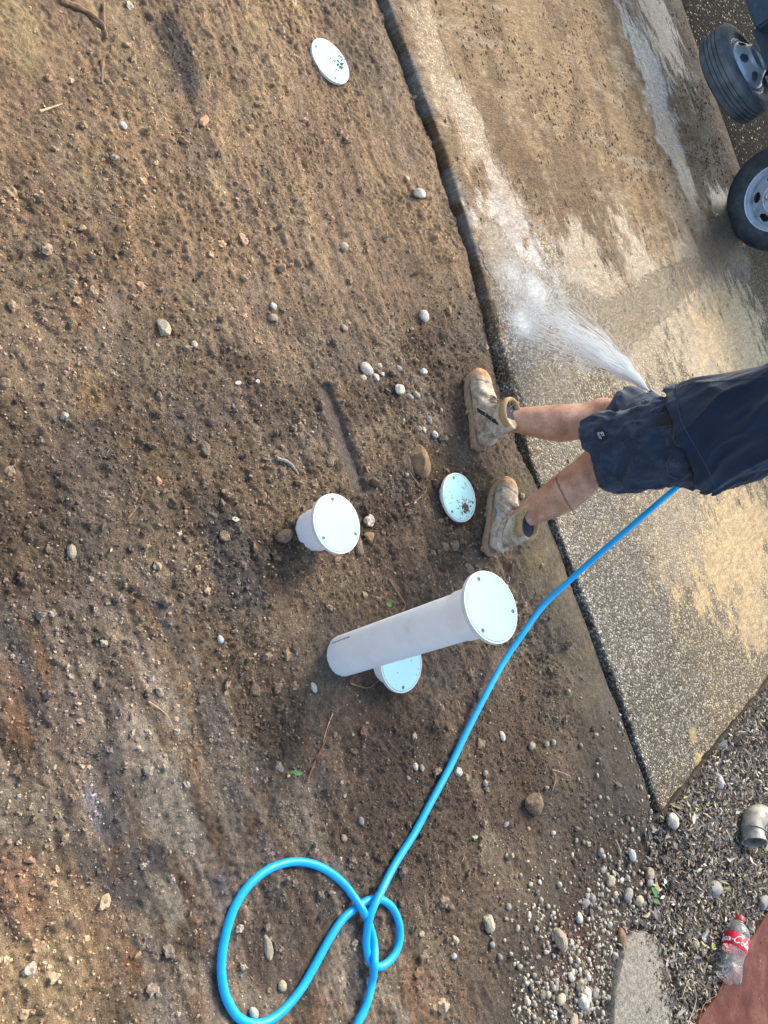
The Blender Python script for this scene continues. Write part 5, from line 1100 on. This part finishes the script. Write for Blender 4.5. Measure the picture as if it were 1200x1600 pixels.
# ------------------------------------------------------------------ lower right: footing, red path, elbow pipe, bottle, litter
M['footing'] = mat_noise('old_concrete', (.13, .115, .085), (.25, .225, .175), 70, .95, .008, 170, (.40, .37, .30))
ft = [(958, 1610), (962, 1560), (972, 1510), (980, 1475), (990, 1456), (1006, 1452), (1022, 1462), (1036, 1490), (1048, 1520), (1052, 1560), (1056, 1620)]
tp_ = [G(u, v, .06) for u, v in ft]; cen = sum(tp_, Vector())/len(tp_)
rings = [(1.0, -.10), (1.0, .042), (.99, .052), (.965, .058), (.8, .061), (.5, .062), (.2, .063)]
V, F = [], []; n = len(tp_); fine = []
for i in range(n):
    a, b2 = tp_[i], tp_[(i+1) % n]
    for k in range(7): q = a.lerp(b2, k/7); fine.append(Vector((q.x+.006*(vn(q.x*40, q.y*40, 3)-.5)*2, q.y+.006*(vn(q.x*40, q.y*40, 8)-.5)*2, 0)))
n = len(fine)
for s_, z in rings:
    for q in fine: V.append(Vector((cen.x+(q.x-cen.x)*s_, cen.y+(q.y-cen.y)*s_, z+.006*(vn(q.x*25*s_, q.y*25*s_, 4)-.5))))
for i in range(len(rings)-1):
    for k in range(n): F.append((i*n+k, i*n+(k+1) % n, (i+1)*n+(k+1) % n, (i+1)*n+k))
F.append(tuple((len(rings)-1)*n+k for k in range(n)))
tag(build('concrete_footing', (V, F), M['footing']), 'rough grey concrete strip half buried in gravel at the lower frame edge', 'footing')
def mat_red():
    b = NB('red_oxide_paint'); co = b.coord(); c = b.ramp(b.noise(7, 6, .7, co), [(.3, (.062, .019, .013)), (.5, (.10, .034, .024)), (.7, (.16, .08, .055))])
    v = b.n('ShaderNodeTexVoronoi'); v.inputs['Scale'].default_value = 60; b.l(co, v.inputs['Vector'])
    sp = b.math('MULTIPLY', b.ramp(v.outputs['Distance'], [(.14, 1.0), (.26, 0.0)]), b.ramp(v.outputs['Color'], [(.62, 0.0), (.66, 1.0)]))
    b.set(Base_Color=b.mix(sp, c, (.035, .010, .007)), Roughness=.75, Specular_IOR_Level=.15, Normal=b.bump(b.noise(90, 4, .7, co), .002)); return b.m
a0, a1 = G(1203, 1425, .09), G(1128, 1545, .09); dd = (a1-a0).normalized(); a2 = a1+dd*1.6; a3 = a0-dd*.8; pr_ = Vector((-dd.y, dd.x, 0)); pr_ = pr_ if pr_.x > 0 else -pr_
pl = []; N_ = 40
for i in range(N_+1):
    p = a3.lerp(a2, i/N_); w_ = .008*(vn(i*.9, 2.0, 5)-.5); pl.append(p+pr_*w_)
V = []; 
for p in pl: V += [Vector((p.x, p.y, -.08)), Vector((p.x, p.y, .082)), p+pr_*.008, p+pr_*2.5]
F = [(4*i+k, 4*i+4+k, 4*i+5+k, 4*i+1+k) for i in range(N_) for k in range(3)]
tag(build('path', (V, F), mat_red()), None, None, kind='structure')
# elbow
M['galv'] = mat_noise('dirty_grey_pipe', (.11, .095, .075), (.27, .25, .21), 22, .5, .0015, 120, (.36, .36, .34))
e0 = G(1177, 1297, .13); ez0 = gz_at(e0.x, e0.y)
eo = empty('pipe_elbow', (e0.x, e0.y, ez0)); tag(eo, 'dirty grey pipe elbow lying open end down in the leaf litter', 'pipe elbow')
c0 = Vector((e0.x, e0.y, ez0+.062)); cpts = [c0+Vector((.036, -.046, .018)), c0+Vector((.010, -.016, .008)), c0+Vector((-.014, .014, .004)), c0+Vector((-.028, .050, .004)), c0+Vector((-.022, .095, .006)), c0+Vector((0, .14, .008))]
V1, F1 = loft(cpts, [.055, .054, .054, .054, .053, .053], 40, cap=False); V2, F2 = loft(cpts, [.051, .050, .050, .050, .049, .049], 40, cap=False)
n = len(V1); F = F1+[tuple(reversed([q+n for q in f])) for f in F2]+[(k, n+k, n+(k+1) % 40, (k+1) % 40) for k in range(40)]+[(5*40+(k+1) % 40, n+5*40+(k+1) % 40, n+5*40+k, 5*40+k) for k in range(40)]
EI = Matrix.Translation(-Vector((e0.x, e0.y, ez0)))
o = build('bend', (V1+V2, F), M['galv']); o.parent = eo; o.matrix_parent_inverse = EI
for cpt, d_, rr_ in ((cpts[0], cpts[0]-cpts[1], .0565), (cpts[2]*.5+cpts[1]*.5, cpts[1]-cpts[2], .0565)):
    a, b2, dz = frame(d_); rg_ = [cpt+a*rr_*math.cos(t)+b2*rr_*math.sin(t) for t in [2*math.pi*k/36 for k in range(36)]]
    o = build('rim_bead', loft(rg_, .0028, 8, closed=True), M['galv']); o.parent = eo; o.matrix_parent_inverse = EI
# bottle
def mat_pet():
    b = NB('clear_bottle'); co = b.coord(); b.set(Base_Color=(.93, .97, .97), Roughness=.04, Transmission_Weight=.93, IOR=1.10, Normal=b.bump(b.noise(30, 4, .6, co), .008)); b.p.inputs['Coat Weight'].default_value = 1.0; b.p.inputs['Coat Roughness'].default_value = .06; return b.m
bz = .125; bc, bb = G(1157, 1432, bz), G(1139, 1533, bz); bc = Vector((bc.x, bc.y, bz)); bb = Vector((bb.x, bb.y, bz-.004))
bax = (bc-bb); BL = bax.length; print('bottle length', BL); bax.normalize()
bot = empty('plastic_bottle', bb); tag(bot, 'crumpled clear plastic bottle with red cap and red label, lying on the leaf litter', 'bottle')
xa = (Vector((0, 0, 1))-bax*bax.z).normalized(); ya = bax.cross(xa); MB = Matrix.Translation(bb) @ Matrix((xa, ya, bax)).transposed().to_4x4()
kk = BL/.31
pf = [(.004, .012), (.018, .006), (.030, .001), (.038, .006), (.0425, .022), (.044, .04), (.0435, .07), (.041, .10), (.0395, .125), (.0405, .14), (.041, .175), (.0415, .205), (.0435, .215), (.043, .228), (.039, .245), (.030, .262), (.020, .276), (.0145, .285), (.0140, .296), (.0160, .298), (.0140, .301)]
V, F = lathe([(r*kk*1.32, z*kk) for r, z in pf], 60)
V2 = []
for v in V:
    t = math.atan2(v.y, v.x); z = v.z/kk; r = math.hypot(v.x, v.y)
    lob = 1-.16*max(0, (1-z/.03))*(.5+.5*math.cos(5*t)) if z < .03 else 1
    den = 1-.22*math.exp(-((z-.075)/.035)**2-((abs(t)-.5)/.5)**2)-.12*math.exp(-((z-.05)/.02)**2-((t+1.6)/.4)**2); rib = 1-.022*math.cos(z*230)*(.05 < z < .12)
    V2.append(Vector((v.x*lob*den*rib, v.y*lob*den*rib, v.z)))
def bput(o, p=None): 
    o.parent = p or bot; o.matrix_parent_inverse = Matrix.Translation(-bb) if p is None else Matrix.Identity(4); return o
body_o = bput(build('bottle_body', xf((V2, F), MB), mat_pet()))
bput(build('cap', xf(lathe([(.0195*kk, .288*kk), (.0205*kk, .289*kk), (.0205*kk, .306*kk), (.0195*kk, .3075*kk), (.0001, .308*kk)], 36), MB), mat_noise('red_cap', (.50, .012, .018), (.60, .02, .025), 30, .4)))
lr = .0555*kk
lab = bput(build('label_band', xf(lathe([(lr-.001, .143*kk), (lr, .145*kk), (lr, .205*kk), (lr-.001, .207*kk)], 60), MB), mat_noise('red_label', (.52, .010, .02), (.60, .016, .03), 30, .35)))
# script lettering "Coca-Cola" as raised strokes round the label (x along, y up in letter units)
GL = {'C': (.95, [[(.85, .80), (.95, .95), (.75, 1.05), (.40, .95), (.12, .62), (.05, .25), (.22, .0), (.5, -.02), (.80, .2)]]),
      'o': (.52, [[(.28, .50), (.10, .38), (.06, .12), (.2, -.02), (.38, .10), (.44, .36), (.28, .50)]]),
      'c': (.48, [[(.42, .40), (.26, .50), (.08, .34), (.06, .10), (.2, -.02), (.42, .12)]]),
      'a': (.58, [[(.42, .44), (.22, .50), (.07, .30), (.08, .06), (.2, -.02), (.38, .16), (.46, .48)], [(.46, .48), (.42, .12), (.48, -.02), (.60, .10)]]),
      '-': (.40, [[(.06, .26), (.34, .30)]]), 'l': (.36, [[(.05, .2), (.26, .75), (.30, 1.02), (.20, 1.05), (.12, .7), (.10, .15), (.18, -.02), (.34, .12)]])}
def lettering(word, size, a_start, z0, thick):
    x = 0; sts = []
    for ch in word:
        wd, st = GL[ch]
        for s_ in st:
            pts = catmull([Vector((x+px+py*.22, py, 0)) for px, py in s_], 6); Q = []
            for p in pts:
                ang = a_start+p.x*size/lr; z = z0+p.y*size; Q.append(MB @ Vector((lr*1.012*math.cos(ang), lr*1.012*math.sin(ang), z)))
            sts.append(loft(Q, [(thick*(.6+.6*abs(math.sin(i*.25)))) for i in range(len(Q))], 6))
        x += wd+.03
    return join(sts)
bput(build('lettering', lettering('Coca-Cola', .031*kk, -2.95, .158*kk, .0021), M['white']), lab)
bput(build('lettering', lettering('Coca-Cola', .012*kk, .95, .168*kk, .001), M['white']), lab)

# leaf litter, uncountable
def litter(name, n, gen, smin, smax, mat, seed, lift=.012):
    rg = np.random.default_rng(seed); x, y = gen(rg, n); n = len(x); s_ = rg.uniform(smin, smax, n)*(.6+.9*rg.random(n)**2); a = rg.uniform(0, 6.28, n)
    t = np.array([(-1, 0, 0), (-.45, .26, .10), (.25, .30, .14), (1, 0, .05), (.25, -.30, .14), (-.45, -.26, .10), (-.1, 0, .0)])[None]*np.stack([s_, s_*rg.uniform(.5, 1.2, n), s_*rg.uniform(-1.2, 1.6, n)], 1)[:, None, :]
    rx_, ry_ = rg.normal(0, .45, n), rg.normal(0, .45, n); X0, Y0, Z0 = t[..., 0], t[..., 1], t[..., 2]
    c, s2 = np.cos(rx_)[:, None], np.sin(rx_)[:, None]; Y1, Z1 = Y0*c-Z0*s2, Y0*s2+Z0*c; c, s2 = np.cos(ry_)[:, None], np.sin(ry_)[:, None]; X1, Z2 = X0*c+Z1*s2, -X0*s2+Z1*c
    c, s2 = np.cos(a)[:, None], np.sin(a)[:, None]; V = np.stack([X1*c-Y1*s2+x[:, None], X1*s2+Y1*c+y[:, None], Z2+(np.where((y > edge_y(x)) & (x < 1.63) & (y < KY), np.maximum(ground_h(x, y), ZS), ground_h(x, y))+rg.uniform(.002, lift, n))[:, None]], -1).reshape(-1, 3)
    f0 = np.array([(0, 1, 6), (1, 2, 6), (2, 3, 6), (3, 4, 6), (4, 5, 6), (5, 0, 6)])
    m = mesh_np(name, V, (f0[None]+(np.arange(n)*7)[:, None, None]).reshape(-1, 3))
    pal = np.array([(.05, .038, .03), (.09, .068, .05), (.15, .115, .08), (.24, .20, .145), (.38, .33, .24), (.52, .47, .35), (.07, .066, .07), (.17, .16, .155), (.26, .19, .09), (.46, .39, .18)])
    C = pal[rg.choice(10, n, p=[.17, .18, .13, .12, .10, .06, .10, .08, .04, .02])]*rg.uniform(.7, 1.25, n)[:, None]
    colattr(m, 'Col', np.repeat(C, 7, 0)); return tag(link(name, m, mat), None, None, kind='stuff')
def mat_leaf():
    b = NB('dead_leaf'); a = b.n('ShaderNodeAttribute', attribute_name='Col').outputs['Color']; b.set(Base_Color=a, Roughness=.75); return b.m
M['leaf'] = mat_leaf()
def gen_lit(rg, n):
    x = rg.uniform(1.25, 3.0, n*3); y = rg.uniform(1.9, 4.7, n*3)
    w = sstep(.0, .35, (x-1.60)+.35*(y-3.0)*(y < 3.0)+.25*(fbm(x*5, y*5, 401, 3)-.5)); w = np.maximum(w, .9*(x > 1.63)*(y > 2.7)); w = w*np.where(y > 2.84, (x > 1.60)|((x > 1.40) & (rg.random(n*3) < .25*(x-1.40)/.2)), 1)
    qx, qy = x-a1.x, y-a1.y; w = w*(1-.985*((qx*pr_.x+qy*pr_.y) > -.01)); k = rg.random(n*3) < w; return x[k][:n], y[k][:n]
litter('leaf_litter', 30000, gen_lit, .006, .020, M['leaf'], 31, .022)
def gen_few(rg, n):
    x = rg.uniform(-.6, 1.9, n); y = rg.uniform(.6, 2.7, n); return x, y
litter('large_dead_leaves', 700, gen_lit, .016, .032, M['leaf'], 35, .026)
litter('dead_leaves', 160, gen_few, .004, .009, M['leaf'], 33, .006)

# roots, twigs and green leaves
M['root'] = mat_noise('dry_root', (.14, .08, .045), (.26, .17, .10), 60, .9, .002, 160); M['redroot'] = mat_noise('red_root', (.16, .055, .03), (.25, .10, .06), 60, .85); M['pale'] = mat_noise('pale_straw', (.40, .30, .17), (.52, .42, .26), 60, .85)
M['green'] = mat_noise('green_leaf', (.05, .17, .03), (.10, .28, .06), 40, .5)
def twig(pts, r, mat, label, name='root', lift=.006, cat='root'):
    P_ = []
    for (u, v) in pts:
        p = G(u, v, .01); z = gz_at(p.x, p.y); p = G(u, v, z+lift); P_.append(Vector((p.x, p.y, z+lift)))
    C_ = catmull(P_, 6); n = len(C_); tag(build(name, loft(C_, [r*(1-.6*i/n)*(1+.25*math.sin(i*1.7)) for i in range(n)], 7), mat), label, cat)
twig([(480, 1221), (492, 1190), (507, 1160), (515, 1130), (513, 1118)], .0035, M['redroot'], 'reddish root lying below the tall pipe\'s foot')
twig([(608, 905), (622, 928), (633, 945), (628, 955)], .0045, M['root'], 'crooked brown root above the tall pipe')
twig([(632, 790), (650, 782), (664, 770), (667, 760)], .0035, M['root'], 'curved thin root beside the muddy lid'); twig([(640, 738), (655, 760), (672, 782)], .003, M['root'], 'straight thin root crossing below the brown rock')
twig([(95, 0), (130, 15), (160, 38), (167, 60)], .010, M['root'], 'thick dark root in the upper left corner'); twig([(162, 5), (163, 40), (165, 65)], .005, M['root'], 'upright thin root beside the thick corner root')
twig([(160, 95), (159, 130)], .007, M['root'], 'short dark root stub near the upper left'); twig([(62, 174), (80, 168), (98, 162)], .004, M['pale'], 'pale stick near the upper left edge', 'twig', cat='twig')
twig([(432, 716), (450, 722), (462, 735), (466, 742)], .007, SM['grey'], 'grey weathered root left of the smooth rut'); twig([(200, 810), (215, 790), (225, 768)], .0022, M['root'], 'thin twig below the orange sliver', 'twig', cat='twig')
twig([(232, 1096), (250, 1108), (262, 1120), (272, 1140)], .002, M['pale'], 'thin pale rootlet in the grey patch', 'twig', cat='twig'); twig([(300, 1125), (307, 1140), (300, 1165)], .002, M['root'], 'hair-thin brown rootlet right of the grey patch', 'twig', cat='twig')
twig([(862, 1202), (868, 1215), (864, 1232), (860, 1245)], .005, M['root'], 'forked dry root near the muddy strip'); twig([(862, 1202), (878, 1207), (892, 1213)], .0018, M['pale'], 'straw-coloured rootlet near the muddy strip', 'twig', cat='twig')
twig([(962, 1312), (968, 1325), (971, 1342)], .002, M['pale'], 'bent straw over the dark hole by the gravel', 'twig', cat='twig'); twig([(458, 85), (470, 92), (477, 106)], .0035, M['pale'], 'short curved root left of the farthest lid')
twig([(548, 1068), (575, 1075), (592, 1062)], .0025, M['root'], 'thin root at the foot of the tall pipe'); twig([(1075, 1600), (1088, 1560), (1078, 1530), (1065, 1560)], .002, M['pale'], 'looped dry vine by the red path', 'twig', cat='twig', lift=.03); twig([(1092, 1600), (1100, 1570), (1120, 1555)], .002, M['root'], 'thin dry vine ending at the red path', 'twig', cat='twig', lift=.03)
twig([(520, 1115), (512, 1135), (505, 1160)], .0018, M['pale'], 'forked straw beside the reddish root', 'twig', cat='twig')
def leaf(u, v, L, w_, ang, label, mat=None, z_=.012):
    p = G(u, v, .01); z = gz_at(p.x, p.y); c = G(u, v, z+z_); V, F = [], []; N_ = 8
    for i in range(N_+1):
        t = i/N_; hw = w_*math.sin(math.pi*min(.999, t*.96+.03))**.8
        for s_ in (-1, 0, 1): V.append(Vector(((t-.5)*L, s_*hw, .12*L*math.sin(t*3)+.25*hw*abs(s_))))
    for i in range(N_):
        for k in (0, 1): F.append((i*3+k, i*3+k+1, (i+1)*3+k+1, (i+1)*3+k))
    MX = Matrix.Translation(c) @ Matrix.Rotation(ang, 4, 'Z') @ Matrix.Rotation(.25, 4, 'X'); o = build('leaf', xf((V, F), MX), mat or M['green']); tag(o, label, 'leaf')
leaf(608, 944, .024, .009, .6, 'small green leaf above the tall white pipe'); leaf(463, 1207, .045, .006, .9, 'dark green leaf left of the reddish root'); leaf(1197, 1320, .07, .022, 1.8, 'bright green leaf at the frame edge below the elbow', mat_noise('bright_leaf', (.10, .38, .02), (.16, .5, .04), 30, .45))
leaf(1022, 1393, .05, .012, .3, 'upper green leaf of the sprig in the gravel'); leaf(1024, 1407, .04, .010, .8, 'lower green leaf of the sprig in the gravel'); leaf(1112, 1477, .055, .012, .2, 'yellowish green leaf left of the bottle', mat_noise('yellow_leaf', (.28, .32, .06), (.4, .42, .10), 30, .6)); leaf(1155, 1421, .045, .007, .2, 'slim green blade behind the bottle cap')
leaf(742, 1307, .032, .006, 1.0, 'pale green leaf blade on the lower dirt', mat_noise('pale_leaf', (.28, .34, .16), (.4, .44, .26), 30, .6)); leaf(1098, 1318, .07, .03, .4, 'crumpled yellow-brown leaf in the litter', mat_noise('brown_leaf', (.22, .15, .05), (.36, .26, .09), 30, .8)); leaf(1010, 1428, .05, .009, 1.4, 'pale narrow leaf at the end of the footing', M['pale'])
leaf(1100, 1462, .05, .024, .9, 'pale bluish scrap of plastic left of the bottle neck', SM['blue'])
print('DONE')

# mud crumbs dropped on the slab
def gen_slab(rg, n):
    x = rg.uniform(-3.6, .4, n*3); y = rg.uniform(3.0, 7.0, n*3); C_, MK_, mu = slab_masks(x, y); w = (mu > .55)*mu*sstep(.40, .62, fbm(x*4, y*4, 501, 3))+.01
    k = rg.random(n*3) < w*.9; return x[k][:n], y[k][:n]
def crumbs_on(name, n, gen, rlo, rhi, seed):
    rg = np.random.default_rng(seed); V0, F0 = I1; x, y = gen(rg, n); n = len(x); r = rlo*(rhi/rlo)**(rg.random(n)**2.6); k = len(V0)
    V = V0[None]*(1+rg.uniform(-.34, .34, (n, k, 1)))*(r[:, None, None]*rg.uniform(.7, 1.4, (n, 1, 3))); V = V*np.array([1.3, 1.0, .6])
    V = V+np.stack([x, y, ZS+r*.2], 1)[:, None, :]; m = mesh_np(name, V.reshape(-1, 3), (F0[None]+(np.arange(n)*k)[:, None, None]).reshape(-1, 3))
    C = np.tile([.17, .115, .068], (n, 1))*rg.uniform(.6, 1.6, n)[:, None]; colattr(m, 'Col', np.repeat(C, k, 0)); smooth(m, False)
    return tag(link(name, m, M['crumb']), None, None, kind='stuff')
crumbs_on('mud_crumbs', 11000, gen_slab, .0018, .0085, 71)

# grey gravel mixed through the litter, uncountable
def gen_grav(rg, n):
    x = rg.uniform(1.1, 3.0, n*4); y = rg.uniform(1.7, 4.8, n*4); w = gravelzone(x, y)*(.45+1.2*sstep(.42, .62, fbm(x*4.5, y*4.5, 601, 3)))
    w = w*(1-.82*(1-sstep(1.5, 1.72, x+.9*(2.45-y)*(y < 2.45)+.12*(fbm(x*6, y*6, 605, 3)-.5)))); w = np.where((y > edge_y(x)-.03) & (x < 1.64), 0, w); qx, qy = x-a1.x, y-a1.y; w = w*(1-.98*((qx*pr_.x+qy*pr_.y) > -.01))
    for (u, v, s_, k) in [(905, 1560, .13, 2.5), (1170, 1130, .25, .8), (1120, 1250, .2, .6)]:
        cx, cy = gpx(u, v); w = w+k*np.exp(-((x-cx)**2+(y-cy)**2)/s_**2)*(x > 1.64)+(k*np.exp(-((x-cx)**2+(y-cy)**2)/s_**2) if v > 1500 else 0)
    k = rg.random(n*4) < w*.45; return x[k][:n], y[k][:n]
def gravel(name, n, seed):
    rg = np.random.default_rng(seed); V0, F0 = I2; x, y = gen_grav(rg, n); n = len(x); r = .0028*(4.0)**(rg.random(n)**2.0); k = len(V0)
    jit = 1+.16*np.sin(V0[None, :, 0]*rg.uniform(1, 4, (n, 1))+rg.uniform(0, 6, (n, 1)))+rg.uniform(-.07, .07, (n, k)); V = V0[None]*jit[..., None]*(r[:, None, None]*rg.uniform(.65, 1.3, (n, 1, 3)))
    a = rg.uniform(0, 6.28, n); c, s2 = np.cos(a)[:, None], np.sin(a)[:, None]; V = np.stack([V[..., 0]*c-V[..., 1]*s2+x[:, None], V[..., 0]*s2+V[..., 1]*c+y[:, None], V[..., 2]*.8+(ground_h(x, y)+r*.4)[:, None]], -1)
    m = mesh_np(name, V.reshape(-1, 3), (F0[None]+(np.arange(n)*k)[:, None, None]).reshape(-1, 3))
    pal = np.array([(.40, .37, .31), (.30, .28, .24), (.22, .20, .17), (.34, .28, .20), (.48, .45, .38), (.15, .13, .11)]); pal = pal*np.array([1.15, 1.12, 1.05]); C = pal[rg.choice(6, n, p=[.18, .24, .2, .14, .1, .14])]*rg.uniform(.75, 1.15, n)[:, None]
    colattr(m, 'Col', np.repeat(C, k, 0)); smooth(m, True); return tag(link(name, m, M['crumb']), None, None, kind='stuff')
gravel('gravel', 9000, 81)
